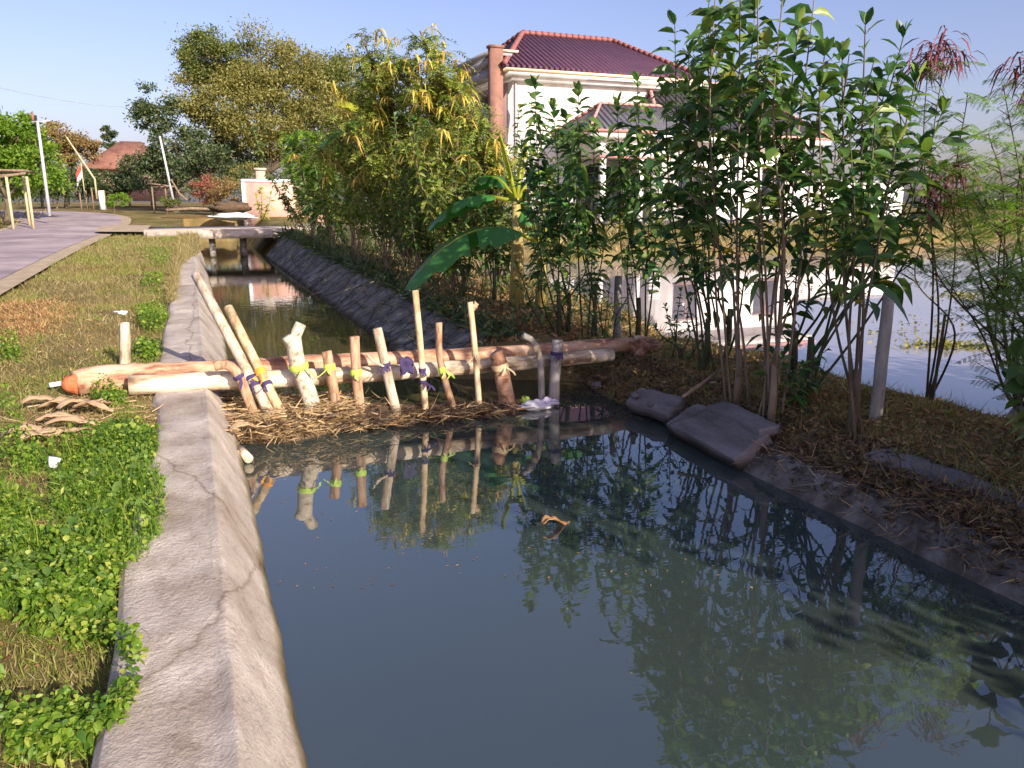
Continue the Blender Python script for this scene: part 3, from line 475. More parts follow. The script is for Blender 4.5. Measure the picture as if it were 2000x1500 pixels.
bigtree(gbase(415, 44), [blob(405, 370, 44, 28, 22, .5, 0), blob(440, 375, 43, 30, 25, .3, 1), blob(480, 345, 46, 35, 28, .2, 2)], 'red flowering bougainvillea bush left of the pink wall', ['red', 'brown', 'olive'], leaf=.12, n=7000, trunkr=.07, name='flowering_bush', cat='bush')
bigtree(gbase(228, 46), [blob(228, 390, 46, 22, 12, 1.)], 'small round green shrub at the far road edge', ['bright'], leaf=.1, n=2500, trunkr=.04, name='shrub', cat='shrub')
bigtree(gbase(330, 44), [blob(330, 393, 44, 18, 10, 1.)], 'small low green shrub below the leaning pole', ['acgreen'], leaf=.1, n=1500, trunkr=.04, name='shrub', cat='shrub')
bigtree(gbase(1920, 75), [blob(1780, 425, 80, 60, 14, .3), blob(1900, 405, 78, 70, 22, .4), blob(2010, 410, 76, 60, 22, .3)], 'distant line of dark trees beyond the pond at far right', ['dark'], leaf=.35, n=7000, trunkr=.15, name='distant_trees', cat='trees')
bigtree(gbase(300, 105), [blob(-120, 330, 105, 120, 45, .14, 0), blob(60, 350, 105, 110, 36, .14, 1), blob(200, 352, 108, 90, 34, .14, 0), blob(350, 345, 105, 100, 40, .15, 1), blob(520, 345, 102, 110, 42, .15, 0), blob(700, 330, 100, 120, 55, .14, 1), blob(880, 330, 100, 100, 55, .14, 0)], 'distant line of trees closing the view behind the road and bridge', ['dark', 'acgreen'], leaf=.42, n=26000, trunkr=.15, name='distant_trees', cat='trees', clump=.12)
for px, d, lab, m_, ry in ((700, 60, 'pale green treetop behind the right shoulder of the huge olive tree', 'acgreen', 60), (860, 60, 'olive treetop glimpsed left of the two storey house', 'olive', 60)):
    bigtree(gbase(px, d), [blob(px - 30, 240, d, 60, ry, .5), blob(px + 40, 270, d, 60, ry, .5)], lab, [m_], leaf=.28, n=9000, trunkr=.25)
c = gbase(515, 39.5); sapling(c + [0, 0, -.1], [atd(510, 372, 39), atd(500, 385, 39), atd(528, 380, 39)], 'young yellow green shrub in front of the pink wall', 'bananay', L=.35, wr=.3, space=.14, t0=.1, rad=.02, name='shrub', cat='shrub', forkz=.2)
def pole(name, pts, r, mat, label, cat, extra=None, n=8):
    pts = [np.asarray(p, float) for p in pts]; o = empty(name, pts[0], label, cat); MB().tube(pts, r, n).build('pole', M[mat], o, smooth=True)
    for nm, m_, mb in (extra or []): mb.build(nm, M[m_], o)
    return o
q = atd(96, 412, 33); t = atd(73, 236, 33); pole('utility_pole', [q - [0, 0, .2], t], [.07, .05], 'steel', 'pale thin utility pole leaning slightly left beside the road', 'pole', [('cap', 'clay', MB().tube([t + [-.15, 0, 0], t + [-.15, 0, .3]], .05)), ('insulator', 'steel', MB().tube([t + [-.2, 0, -.05], t + [.45, 0, .02], t + [.45, 0, .2]], .025))])
q = atd(82, 398, 36); t = atd(69, 225, 36); pole('utility_pole', [q - [0, 0, .2], t], [.06, .05], 'black', 'dark wooden utility pole just behind the pale one', 'pole')
q = atd(185, 350, 50); t = atd(130, 268, 50); pole('slanted_pole', [q - [0, 0, 1.2], q, t], [.06, .06, .05], 'bamboo', 'yellow bamboo pole slanting over the road bend', 'pole')
q = atd(338, 385, 44); t = atd(312, 266, 44); pole('leaning_pole', [q - [0, 0, .2], t], [.07, .05], 'steel', 'grey pole leaning left near the bench frame', 'pole', [('brace', 'palebark', MB().tube([atd(334, 350, 43.8), atd(350, 378, 43.8), atd(366, 391, 43.8)], [.04, .06, .06]))])
c = atd(160, 335, 52); fl = empty('flag', c - [0, 0, 1.6], 'small red and white flag on a short staff at the road bend', 'flag'); MB().tube([c - [0, 0, 1.6], c + [0, 0, .5]], .03).build('staff', M['bamboo'], fl)
for k, (m_, z0, z1) in enumerate((('flagred', .1, .5), ('tarp', -.3, .1))):
    V = [(c[0] - i * .07 - .02, c[1] + .06 * math.sin(i * 1.2), c[2] + z - .13 * i) for z in (z0, z1) for i in range(6)]; MB().add(V, [(i, i + 1, i + 7, i + 6) for i in range(5)]).build('cloth', M[m_], fl)
# wooden rail frame near the leaning pole
c0 = atd(288, 358, 45); c1 = atd(335, 364, 45); bf = empty('bench_frame', gbase(300, 45), 'rough wooden bench frame below the dark green tree', 'bench')
MB().tube([c0, c1], .05).build('rail', M['palebark'], bf); MB().tube([atd(292, 366, 45.4), atd(340, 364, 45.4)], .045).build('rail', M['palebark'], bf)
for px in (296, 322): a = atd(px, 362, 45.2); MB().tube([a, (a[0], a[1], float(zg(a[1])) - .1)], .045).build('leg', M['palebark'], bf)
# roadside shelter at left
sh = empty('market_stall', gbase(20, 30), 'open bamboo stall frame with green roof edge at the left', 'stall')
for px, d in ((52, 30), (12, 30), (45, 32.5)): a = atd(px, 345, d); MB().tube([(a[0], a[1], float(zg(a[1])) - .1), a], .05).build('post', M['bamboo'], sh)
a = atd(-40, 352, 30); b2 = atd(50, 338, 30); MB().tube([a, b2], .045).build('beam', M['palebark'], sh); a = atd(-40, 345, 32.5); b2 = atd(48, 340, 32.5); MB().tube([a, b2], .045).build('beam', M['palebark'], sh)
a = atd(-30, 334, 30); b2 = atd(46, 334, 30); MB().box((a[0], a[1] - .1, a[2]), (b2[0], b2[1] + 2.4, a[2] + .07)).build('roof', M['palebark'], sh)
# fence stakes on the far verge
for i, px in enumerate((158, 170, 182, 200, 206, 296, 303)):
    q = atd(px, 398 - (i == 3) * 4, 52); big = i == 3
    MB().tube([q - [0, 0, .5], q + [0, 0, .7 + .15 * (i % 3)]], .2 if big else .05, 8).build('garden_post' if not big else 'gate_post', M['tarp' if big else 'palebark'], origin=q)
    o = bpy.context.scene.objects[-1] if False else COL.objects[-1]
    tag(o, 'thick white gate post in front of the clay roofed house' if big else ['leftmost thin post on the far verge under the slanted pole', 'second thin post from the left on the far verge', 'thin post just left of the thick white gate post', '', 'thin post just right of the thick white gate post', 'thin post left of the bench frame', 'thin post beside the left leg of the bench frame'][i], 'post', None if big else 'thin posts along the far verge')
a = atd(-60, 158, 34); b2 = atd(340, 205, 60); wp = [a + (b2 - a) * t - np.array([0, 0, .5 * math.sin(math.pi * t)]) for t in np.linspace(0, 1, 14)]
wr = MB().tube(wp, .012, 4).build('overhead_wire', M['steel'], origin=a); tag(wr, 'thin overhead wire crossing the sky at upper left', 'wire')

# ---------------------------------------------------------------- trees on the right bank, middle distance
def gr(px, py, z=.05): q = at(px, py, z); q[2] = float(ground(q[0], q[1])); return q
def onb(x, y): return np.array([x, y, float(ground(x, y))])
hedge = 'slender leafy sapling on the shaded right bank, %s in the row counted from the bridge'
ordn = 'first second third fourth fifth sixth seventh eighth ninth tenth eleventh twelfth thirteenth fourteenth fifteenth sixteenth seventeenth eighteenth nineteenth twentieth'.split()
hpos = [(3.5, 29.5), (3.9, 28), (3.6, 26), (4.0, 24.2), (3.6, 22.4), (4.0, 20.6), (3.6, 19), (4.1, 17.6), (3.7, 16.2), (4.2, 15), (3.8, 14), (4.4, 13), (3.9, 12.2), (4.5, 16.8), (4.6, 20), (5.0, 23), (5.2, 14.2)]
rank = {i: k for k, i in enumerate(sorted(range(len(hpos)), key=lambda i: -hpos[i][1]))}
for i, (x, y) in enumerate(hpos):
    b0 = onb(x, y); hh = RNG.uniform(2.2, 3.2) * (1 if y > 14 else .9); tips = [b0 + np.array([RNG.normal(0, .45), RNG.normal(0, .45), hh * RNG.uniform(.7, 1.1)]) for _ in range(6)]
    sapling(b0, tips, hedge % ordn[rank[i]], 'broad2' if i % 3 else 'glir', L=.15 if y < 18 else .2, wr=.42, space=.06, t0=.22, rad=.014, group='saplings in a row along the right bank', per=3, bare=.35, bark='palebark', trunkr=.03, forkz=.4, name='bank_sapling')
def tipsat(d, pts): return [atd(px, py, d + RNG.normal(0, .35)) for px, py in pts]
feather(onb(4.3, 15.2), tipsat(15.4, [(705, 70), (735, 130), (690, 170), (760, 190), (650, 240)]), 'tall feathery tree with drooping golden pods topped at the middle of the skyline', pods=13, dens=15, L=.42, ll=.09, lw_=.035, spread=.55, rad=.05)
feather(onb(5.2, 14.4), tipsat(14.6, [(820, 60), (850, 110), (800, 120), (880, 160), (760, 110), (890, 230)]), 'tallest feathery tree with orange yellow pods left of the white house', pods=16, dens=15, L=.42, ll=.09, lw_=.035, spread=.55, rad=.05)
feather(onb(4.9, 12.6), tipsat(12.8, [(900, 200), (930, 240), (850, 250), (960, 290), (800, 280)]), 'feathery green tree with yellow pods just before the brown house column', pods=11, dens=15, L=.36, ll=.075, lw_=.03, spread=.5, rad=.04)
feather(onb(4.4, 17), tipsat(17.3, [(720, 230), (660, 270), (760, 260), (800, 300), (620, 290), (850, 290)]), 'feathery tree with hanging yellow pods above the row of bank saplings', pods=12, dens=15, L=.42, ll=.09, lw_=.038, spread=.6, rad=.04)
feather(onb(4.0, 25), tipsat(25, [(560, 270), (600, 260), (640, 290), (590, 300)]), 'light green feathery tree standing right of the pink wall', mat='bright', pods=0, dens=14, L=.5, ll=.14, lw_=.06, spread=.7, rad=.05)

def bananaleaf(mb, P, D, L, Wd, droop, n=14, tear=.0):
    P = np.asarray(P, float); D = unit(np.asarray(D, float)); up = np.array([0, 0, 1.0]); Sd = unit(np.cross(D, up)); V = []
    for i in range(n + 1):
        t = i / n; c = P + D * L * t - up * droop * L * t * t; w = Wd * (math.sin(math.pi * min(1, t * .97 + .03)) ** .55 if t < .97 else .12) * (0.0 if t == 1 else 1) * (1 if t > .12 else t / .12)
        dn = -.28 * w; wig = .06 * math.sin(i * 2.1)
        V += [c + Sd * w * .5 + up * (dn + wig * w), c + Sd * w * .27 + up * .03, c, c - Sd * w * .27 + up * .03, c - Sd * w * .5 + up * (dn - wig * w)]
    Q = [(i * 5 + j, i * 5 + j + 1, (i + 1) * 5 + j + 1, (i + 1) * 5 + j) for i in range(n) for j in range(4) if random.random() > tear]
    mb.add(V, Q)
def banana(base, hgt, leaves, label, rad=.1, far=False):
    """leaves: (direction, length, width, droop, material)"""
    base = np.asarray(base, float); o = empty('banana_plant', base, label, 'banana plant'); top = base + [0, 0, hgt]
    MB().tube([base - [0, 0, .1], base + [.02, 0, hgt * .5], top], [rad * 1.15, rad * .9, rad * .55], 10, rough=.06).build('trunk', M['bstem'], o, smooth=True)
    for D, L, Wd, dr, m_, *st in leaves:
        D = unit(np.asarray(D, float)); s = top + np.array([0, 0, -.05]); p1 = s + D * .28; lf = MB(); bananaleaf(lf, p1, D, L, Wd, dr, tear=0 if far else .03); lobj = lf.build('leaf', M[m_], o, smooth=True)
        mr = MB(); c = [s] + [p1 + D * L * t - np.array([0, 0, 1]) * dr * L * t * t + [0, 0, .008] for t in np.linspace(0, .95, 8)]; mr.tube(c, np.linspace(.032, .006, 9), 5); mr.build('midrib', M['bananay'], lobj)
    return o
rvec = np.array([math.cos(YAW), -math.sin(YAW), 0]); fvec = np.array([math.sin(YAW), math.cos(YAW), 0]); U = np.array([0, 0, 1.])
banana(gr(1008, 610), 1.5, [(-.75 * rvec + .3 * fvec + .15 * U, 1.15, .42, .6, 'banana'), (.5 * rvec + .6 * fvec + .8 * U, .9, .36, .5, 'banana'), (-.25 * rvec + 1.1 * U - .1 * fvec, .75, .16, .15, 'bananay'), (-.5 * rvec + .6 * fvec + .7 * U, 1.0, .36, .7, 'banana'), (.8 * rvec - .4 * fvec + .3 * U, .7, .36, .7, 'banana'), (.15 * rvec + .2 * fvec + 1 * U, .7, .14, .2, 'bananay')], 'yellow stemmed banana plant on the bank behind the right end of the dam', .1)
banana(gr(1055, 615), .95, [(-.9 * rvec - .25 * fvec + .42 * U, 1.8, .80, .80, 'banana'), (.3 * rvec + .9 * U, .8, .4, .3, 'banana'), (.7 * rvec + .25 * fvec + .5 * U, .6, .35, .5, 'banana'), (-.3 * rvec + .5 * fvec + .8 * U, .8, .35, .4, 'banana')], 'short banana plant with one great green leaf arching over the canal', .075)
banana(onb(4.7, 20.5), 3.1, [(-.6 * rvec + .7 * U, 1.6, .5, .5, 'bananay'), (-.9 * rvec + .4 * U, 1.5, .5, .8, 'banana'), (.7 * rvec + .6 * U, 1.4, .45, .7, 'banana'), (.2 * rvec - .5 * fvec + .8 * U, 1.3, .4, .5, 'bananay')], 'banana plant with bright leaves poking above the sapling row', .12, True)
# palm frond cluster near it
c = onb(4.3, 22.5); o = empty('young_palm', c, 'young palm with arching feather fronds above the sapling row', 'palm'); MB().tube([c - [0, 0, .1], c + [0, 0, 2.6]], [.1, .07], 8).build('trunk', M['bark'], o)
pf = MB(); n = 9; aa = np.arange(n) * 2 * math.pi / n + .3; pinnate(pf, np.repeat((c + [0, 0, 2.6])[None], n, 0), np.stack([np.cos(aa), np.sin(aa), np.full(n, .75)], 1), np.full(n, 2.0), 26, .42, .035, .7, .05); pf.build('crown', M['glir'], o)

# broad-leaved trees before the house (middle right)
def btree(base, d, tops, label, **k): return sapling(base, [atd(px, py, d + RNG.normal(0, .22)) for px, py in tops], label, **k)
btree(gr(1110, 640), 9.9, [(1045, 165), (1080, 210), (1020, 290), (1065, 330), (1095, 380)], 'slim broadleaf tree whose leafy tip crosses the white gable left of the others', L=.22, space=.055, t0=.3, per=3)
btree(gr(1160, 650), 9.6, [(1130, 180), (1105, 230), (1160, 260), (1120, 340), (1180, 400)], 'slim broadleaf tree standing left of the grey bamboo post', L=.22, space=.055, t0=.3, per=3)
btree(gr(1245, 655), 9.2, [(1245, 160), (1205, 200), (1270, 230), (1215, 300), (1290, 320)], 'broadleaf tree directly right of the grey bamboo post before the low house roof', L=.22, space=.055, t0=.32, per=3)
btree(gr(1090, 650), 9.0, [(1050, 420), (1120, 450), (1080, 480), (1150, 500), (1010, 520)], 'low leafy shrub under the trees beside the banana plants', L=.13, space=.06, t0=.1, name='shrub', cat='shrub', leafmat_='broad2')
btree(gr(1200, 665), 8.8, [(1160, 520), (1230, 500), (1190, 560), (1140, 570)], 'low shrub at the foot of the grey bamboo post', L=.1, space=.05, t0=.1, name='shrub', cat='shrub', leafmat_='broad2', forkz=.15, rad=.01)
btree(gr(1330, 690), 8.2, [(1300, 600), (1350, 590), (1380, 620), (1280, 640), (1330, 570)], 'bushy low shrub right of the log ends', L=.1, space=.045, t0=.05, name='shrub', cat='shrub', leafmat_='broad2', forkz=.12, rad=.01)
btree(gr(905, 590), 12.5, [(860, 290), (890, 330), (920, 270), (845, 380), (935, 350), (880, 420)], 'dense leafy shrub standing left of the yellow stemmed banana plant', L=.2, space=.06, t0=.2, per=3, name='tall_shrub', cat='shrub', leafmat_='broad2')
btree(gr(965, 600), 12.8, [(950, 300), (980, 280), (1000, 330), (940, 400), (1010, 380), (970, 430)], 'dense leafy shrub directly behind the yellow stemmed banana plant', L=.2, space=.06, t0=.2, per=3, name='tall_shrub', cat='shrub', leafmat_='broad2')
btree(gr(1060, 600), 11.8, [(1040, 290), (1075, 320), (1020, 340), (1090, 280), (1060, 400)], 'leafy shrub between the banana plants and the slim broadleaf trees', L=.18, space=.06, t0=.2, per=3, name='tall_shrub', cat='shrub', leafmat_='broad')
btree(gr(840, 560), 14, [(800, 300), (830, 340), (770, 360), (850, 400), (790, 420)], 'leafy shrub at the near end of the bank sapling row', L=.19, space=.06, t0=.15, per=3, name='tall_shrub', cat='shrub', leafmat_='broad2')
# main group
btree(gr(1378, 705), 7.7, [(1318, 50), (1345, 110), (1300, 190), (1385, 0), (1310, 300), (1400, 130), (1345, 240)], 'leafy tree at the left side of the big broadleaf clump', L=.27, space=.095, t0=.42)
btree(gr(1440, 752), 6.9, [(1400, -60), (1445, -30), (1385, 60), (1475, 20), (1360, 160), (1430, 130)], 'tallest brown stemmed tree in the big broadleaf clump reaching out of the photo', L=.26, space=.10, bark='palebark', t0=.45)
btree(gr(1508, 782), 6.35, [(1480, -60), (1530, -20), (1595, -40), (1560, 50), (1610, 110), (1500, 90), (1640, 220), (1540, 200)], 'twin stemmed tree in the middle of the big broadleaf clump', L=.24, space=.10, bark='palebark', t0=.46)
btree(gr(1665, 812), 5.85, [(1690, 50), (1645, 110), (1600, 170), (1715, 180), (1660, 260), (1750, 280)], 'dark trunked tree immediately left of the thick grey post', L=.22, space=.09, bark='bark', t0=.5, trunkr=.04)
btree(gr(1575, 770), 6.5, [(1765, 70), (1790, 150), (1735, 150), (1840, 220), (1700, 240), (1800, 290), (1830, 340), (1740, 380)], 'tree at the right end of the big broadleaf clump leaning toward the pond', L=.24, space=.09, t0=.48)
btree(gr(1545, 745), 6.9, [(1530, 330), (1590, 380), (1480, 410), (1640, 440), (1560, 470)], 'lower inner tree of the big broadleaf clump with sparse dark leaves', L=.2, space=.14, t0=.3, bare=.5)
btree(gr(1420, 690), 7.8, [(1370, 400), (1430, 420), (1480, 440), (1340, 470)], 'thin understorey tree behind the tallest brown stemmed tree', L=.19, space=.14, t0=.3, bare=.5)
btree(gr(1560, 775), 6.2, [(1530, 700), (1590, 690), (1610, 735), (1545, 745), (1570, 720)], 'small leafy seedling on the bank between the clump and the grey post', L=.13, space=.05, t0=.05, forkz=.1, rad=.008, name='seedling', cat='seedling', trunkr=.012)

# leucaena at the right edge
def leucaena(base, d, tips, label, dens=16, pods=0, L=.24, mat='leuc', rad=.014, t0=.25, sc=1.0):
    base = np.asarray(base, float); o = empty('leucaena_tree', base, label, 'tree'); st = MB(); lf = MB(); P = []; D = []; PP = []
    for px, py in tips:
        tp = atd(px, py, d + RNG.normal(0, .25)); j1 = RNG.normal(0, .12, 3); c = np.array(curve([base - [0, 0, .1], base + (tp - base) * np.array([.4, .4, .32]) + j1, base + (tp - base) * np.array([.75, .75, .7]) + RNG.normal(0, .1, 3), tp], 8)); st.tube(c, np.linspace(rad, rad * .25, len(c)), 6)
        for _ in range(int(np.linalg.norm(tp - base) * dens)):
            u = t0 + (1 - t0) * RNG.random() ** .7; i = u * (len(c) - 1); p = c[int(i)] + (c[min(int(i) + 1, len(c) - 1)] - c[int(i)]) * (i % 1); a = RNG.uniform(0, 6.28); l = RNG.uniform(.03, .45) * sc * (1.2 - u); q = p + np.array([math.cos(a) * l, math.sin(a) * l, l * .5]); st.tube([p, q], [.005, .002], 4, cap=False); b = RNG.uniform(0, 6.28); P.append(q); D.append([math.cos(b), math.sin(b), RNG.uniform(-.1, .5)])
        for _ in range(pods):
            PP.append(tp + RNG.normal(0, .07, 3) + RNG.normal(0, .06, (38, 3)))
    P = np.array(P); D = unit(np.array(D)); n = len(P); Sd = unit(np.cross(D, U[None] + RNG.normal(0, .2, (n, 3)))); LL = L * RNG.uniform(.7, 1.15, n)
    k_ = 6
    for k in range(k_):
        t = (k + .8) / k_; c = P + D * (LL * t)[:, None] - U * (.35 * LL * t * t)[:, None]
        for sg in (-1, 1): dd = unit(Sd * sg + D * .6 - U * .25 + RNG.normal(0, .08, (n, 3))); pinnate(lf, c, dd, LL * .42 * math.sin(math.pi * (.2 + .65 * t)), 9, .018 * sc, .006 * sc, .35, .05, 1.0)
    st.build('trunk', M['bark'], o, smooth=True); lf.build('crown', M[mat], o)
    for Q_ in PP: pm = MB(); d_ = RNG.normal(0, .3, Q_.shape); d_[:, 2] = .2; broad(pm, Q_, d_, RNG.uniform(.14, .26, len(Q_)), np.full(len(Q_), .017), 1.2); pm.build('pod_cluster', M['pod'], o)
    return o
leucaena(onb(7.3, 4.9) * [1, 1, 0] + [0, 0, -.3], 6.6, [(1890, 180), (1960, 170), (1930, 260), (1990, 320), (1870, 300), (2030, 200), (1900, 370), (1960, 430)], 'feathery leucaena tree filling the upper right edge of the photo', dens=15, mat='bright')
leucaena(onb(6.9, 4.2), 6.0, [(1850, 430), (1800, 470), (1900, 480), (1960, 520), (2010, 560), (1830, 520), (1930, 600), (2020, 650)], 'low spreading leucaena branches hanging over the pond edge', dens=12, mat='leuc')
leucaena(onb(6.5, 5.3), 7.0, [(1815, 90), (1845, 110), (1860, 330), (1830, 400)], 'slender leucaena carrying dark red hanging pods beside the broadleaf clump', dens=6, pods=2, t0=.5, rad=.012)
leucaena(onb(7.9, 4.4), 6.8, [(1998, 130), (2030, 180), (2040, 400)], 'leucaena with red pods just cut by the right edge', dens=6, pods=2, t0=.5, rad=.012)
# big leaves of a plant close by at the right edge
c = onb(5.4, 3.0); btree(c, 4.6, [(1985, 700), (2010, 760), (2060, 600), (2040, 820)], 'large leaved young plant at the right edge near the camera', L=.26, wr=.55, space=.12, t0=.3, per=2, name='young_tree', cat='plant', leafmat_='broad2', forkz=.1)

# posts on the right bank
def post(px0, py0, px1, py1, z0, rpx, mat, label, name='wooden_post', dn=.3, lean=0.):
    b0 = at(px0, py0, z0); d0 = b0 @ fvec; t = atd(px1, py1, d0 + lean); r = rpx * d0 / 1561; o = empty(name, b0, label, 'post'); P = [b0 - (t - b0) / np.linalg.norm(t - b0) * dn] + [b0 + (t - b0) * k for k in (0, .25, .5, .75, 1)]
    MB().tube([p + RNG.normal(0, r * .1, 3) for p in P], [r * 1.05, r * 1.05, r, r * 1.02, r * .95, r * .9], 10, rough=.08).build('post_shaft', M[mat], o, smooth=True); return o
post(1710, 815, 1737, 572, 0, 12.5, 'greypost', 'thick grey bamboo post leaning right at the pond edge', 'bamboo_post')
post(1205, 655, 1209, 538, 0, 8, 'greypost', 'short grey bamboo post standing beside the log ends', 'bamboo_post')
post(1820, 790, 1846, 615, -.12, 3.2, 'bark', 'thin dark stick standing in the pond edge right of the grey post', 'thin_stick')
post(245, 712, 244, 628, 0, 10.5, 'stakeP', 'short thick pale stake standing in the grass behind the brown log', 'wooden_stake')
a = at(1333, 775, -.05); b2 = at(1402, 740, .05); o = MB().tube([a, (a + b2) / 2 + [0, 0, .03], b2 + [0, 0, .08]], [.016, .018, .012], 7).build('loose_stick', M['palebark'], origin=a); tag(o, 'pale loose stick lying on the shaded right bank', 'stick')

# ---------------------------------------------------------------- the dam: logs
LY = 7.22
def pathy(pts, Y, dz=0): return [aty(px, py, Y) + [0, 0, dz] for px, py in pts]
P = curve(pathy([(250, 753), (400, 745), (560, 738), (700, 732), (830, 723), (960, 714), (1080, 703), (1195, 693)], LY), 5)
o = empty('pale_log', P[0], 'long peeled pale log lying across the canal in front of the brown one', 'log'); kk = len(P)
MB().tube([p + RNG.normal(0, .003, 3) for p in P], np.linspace(.088, .07, kk), 16, cap=True, rough=.02).build('log_body', M['palelog'], o, smooth=True)
kn = MB()
for k in (6, 13, 19, 26, 31): q = P[k]; kn.tube([q + [0, 0, 0], q + [.012, 0, 0]], np.array([1.03, 1.03]) * (.088 - .018 * k / kk), 16, cap=False)
kn.build('node_ring', M['stakeP'], o, smooth=True)
LB = 7.46
P = curve(pathy([(150, 743), (250, 738), (300, 734), (400, 727), (560, 716), (700, 708), (850, 700), (1000, 690), (1120, 680), (1235, 672)], LB), 5); kk = len(P); P[0] = P[0] + [0, -.05, -.02]
o = empty('brown_log', P[0], 'long reddish brown log behind the pale one with a fat pointed left end', 'log'); rr = np.interp(np.arange(kk) / kk, [0, .05, .14, .25, .45, 1], [.11, .13, .128, .112, .098, .08])
MB().tube([p + RNG.normal(0, .004, 3) for p in P], rr, 14, rough=.06).build('log_body', M['brownlog'], o, smooth=True)
c = P[0]; MB().tube([c + [-.11, -.0, -.0], c + [-.07, 0, 0], c + [-.02, 0, 0], c + [.01, 0, 0]], [.03, .07, .085, .095], 12, rough=.2).build('cut_end', M['rawend'], o)
q = P[-1]; lump('root_clod', q + [.08, -.1, -.05], (.17, .16, .12), M['brownlog'], 'ragged reddish root clod at the right end of the logs', 'root clod', 8, amp=.5)
# ---------------------------------------------------------------- the dam: stakes
def band(parent, name, mat, p, ax, r, w, tails=0, seed=0):
    ax = unit(np.asarray(ax, float)); mb = MB(); 
    mb.tube([p - ax * w, p - ax * w * .4, p + ax * w * .5, p + ax * w], [r * 1.07, r * 1.14, r * 1.12, r * 1.06], 10, cap=False, rough=.08)
    rs = np.random.default_rng(seed)
    for k in range(tails):
        a = rs.uniform(4.2, 5.3); q = p + np.array([math.cos(a) * r, -abs(math.sin(a)) * r * 1.3, 0]); l = rs.uniform(.04, .12); e = q + np.array([rs.normal(0, .05), -.02, -l]); s_ = np.array([.007, 0, .002]); m_ = (q + e) / 2 + [rs.normal(0, .02), -.02, 0]
        mb.add([q - s_, q + s_, m_ - s_ * 1.5, m_ + s_ * 1.5, e - s_, e + s_], [(0, 1, 3, 2), (2, 3, 5, 4)])
    return mb.build(name, M[mat], parent)
SY = 7.0
def stake(pts, rpx, mat, label, bands=(), Yb=SY, Yt=SY, name='wooden_stake', dn=.45, tops=(), n=9, rough=.1, sub=3):
    """pts from base to top (pixels seen); bands: (position 0..1, material, tails)"""
    k = len(pts); Q = [aty(px, py, Yb + (Yt - Yb) * i / (k - 1)) for i, (px, py) in enumerate(pts)]; sc = 7.2 / 1561
    b0 = Q[0]; o = empty(name, b0, label, 'stake', 'stakes of the bamboo dam'); d = unit(Q[1] - Q[0]); Q = [b0 - d * dn] + Q; C = curve(Q, sub); r = rpx / 2 * sc; rad = [r * (1.05 - .12 * i / len(C)) for i in range(len(C))]
    MB().tube(C, rad, n, rough=rough).build('stake_shaft', M[mat], o, smooth=True)
    for (tp, rp) in tops:
        T = [aty(px, py, Yt) for px, py in tp]; MB().tube(T, [rp / 2 * sc * 1.05] + [rp / 2 * sc] * (len(T) - 1), n, rough=.15).build('fork', M[mat], o, smooth=True)
    arr = np.array(Q[1:]); seg = np.concatenate([[0], np.cumsum(np.linalg.norm(np.diff(arr, axis=0), axis=1))]); 
    for i, (py, m_, tl) in enumerate(bands):
        pys = [p[1] for p in pts][::-1]; tt = np.interp(py, pys, np.linspace(1, 0, k)); p = np.array([np.interp(tt * (k - 1), range(k), arr[:, c]) for c in range(3)]); band(o, 'tie', m_, p, arr[-1] - arr[0], r, .03 if m_ != 'purple' else .02, tl, i + k)
    return o
stake([(493, 800), (472, 745), (458, 722), (440, 712), (418, 716)], 19, 'stakeB', 'crooked brown branch stake hooked over the logs at the left end', [(735, 'purple', 1)])
stake([(522, 798), (383, 537)], 21, 'stakeP', 'longest pale pole leaning far back to the left over the wall', [(742, 'purple', 3), (755, 'purple', 1)], Yb=6.98, Yt=7.85, name='leaning_pole_stake')
stake([(545, 798), (445, 600)], 19, 'stakeY', 'second long leaning pole tied with an orange strip', [(728, 'orange', 2), (752, 'purple', 2)], Yb=6.95, Yt=7.55, name='leaning_pole_stake')
stake([(612, 800), (600, 760), (583, 715), (572, 660)], 33, 'stakeS', 'thick mottled branch stake with a forked sawn top', [(716, 'lime', 2)], tops=[([(572, 670), (579, 650), (588, 632)], 22), ([(572, 672), (562, 655)], 26)], name='forked_stake')
stake([(657, 797), (646, 730), (638, 686)], 21, 'stakeB', 'short brown stake with a hanging green tie', [(716, 'lime', 2)])
stake([(702, 797), (696, 730), (692, 657)], 21, 'stakeB', 'upright brown stake with a lime band fourth from the tall thin pole', [(727, 'lime', 1)])
stake([(772, 797), (752, 710), (737, 641)], 20, 'stakeP', 'pale smooth stake leaning left with dark strips and a frayed twig', [(712, 'purple', 4)])
stake([(831, 803), (822, 690), (811, 567)], 14, 'stakeY', 'tallest straight thin pole wrapped with dark purple cloth', [(722, 'purple', 3), (745, 'purple', 3)])
stake([(880, 780), (866, 730), (858, 690), (857, 630)], 15, 'stakeB', 'thin bent stake with lime ribbon right of the tallest pole', [(722, 'lime', 3)])
stake([(935, 785), (929, 700), (918, 590)], 13, 'stakeY', 'thin pale stake with a splintered orange tip', [(692, 'twine', 3)])
q = aty(927, 598, SY); o2 = lump('splinter_knot', q, (.028, .02, .03), M['brownlog'], None, None, 4, amp=.8, parent=bpy.data.objects['wooden_stake.006'] if 'wooden_stake.006' in bpy.data.objects else None)
stake([(992, 790), (983, 745), (973, 700), (968, 690)], 34, 'brownlog', 'thickest stub stake of reddish wood bound with straw rope', [(715, 'twine', 2)], name='thick_stake')
stake([(1058, 785), (1057, 740), (1054, 700), (1042, 668), (1022, 655)], 15, 'greypost', 'shaded crooked stake curling left at its top', [(680, 'twine', 1)], name='crooked_stake')
stake([(1081, 790), (1084, 730), (1089, 664)], 25, 'greypost', 'broad shaded stake with dark blue rope at the right end of the dam', [(690, 'purple', 4)])
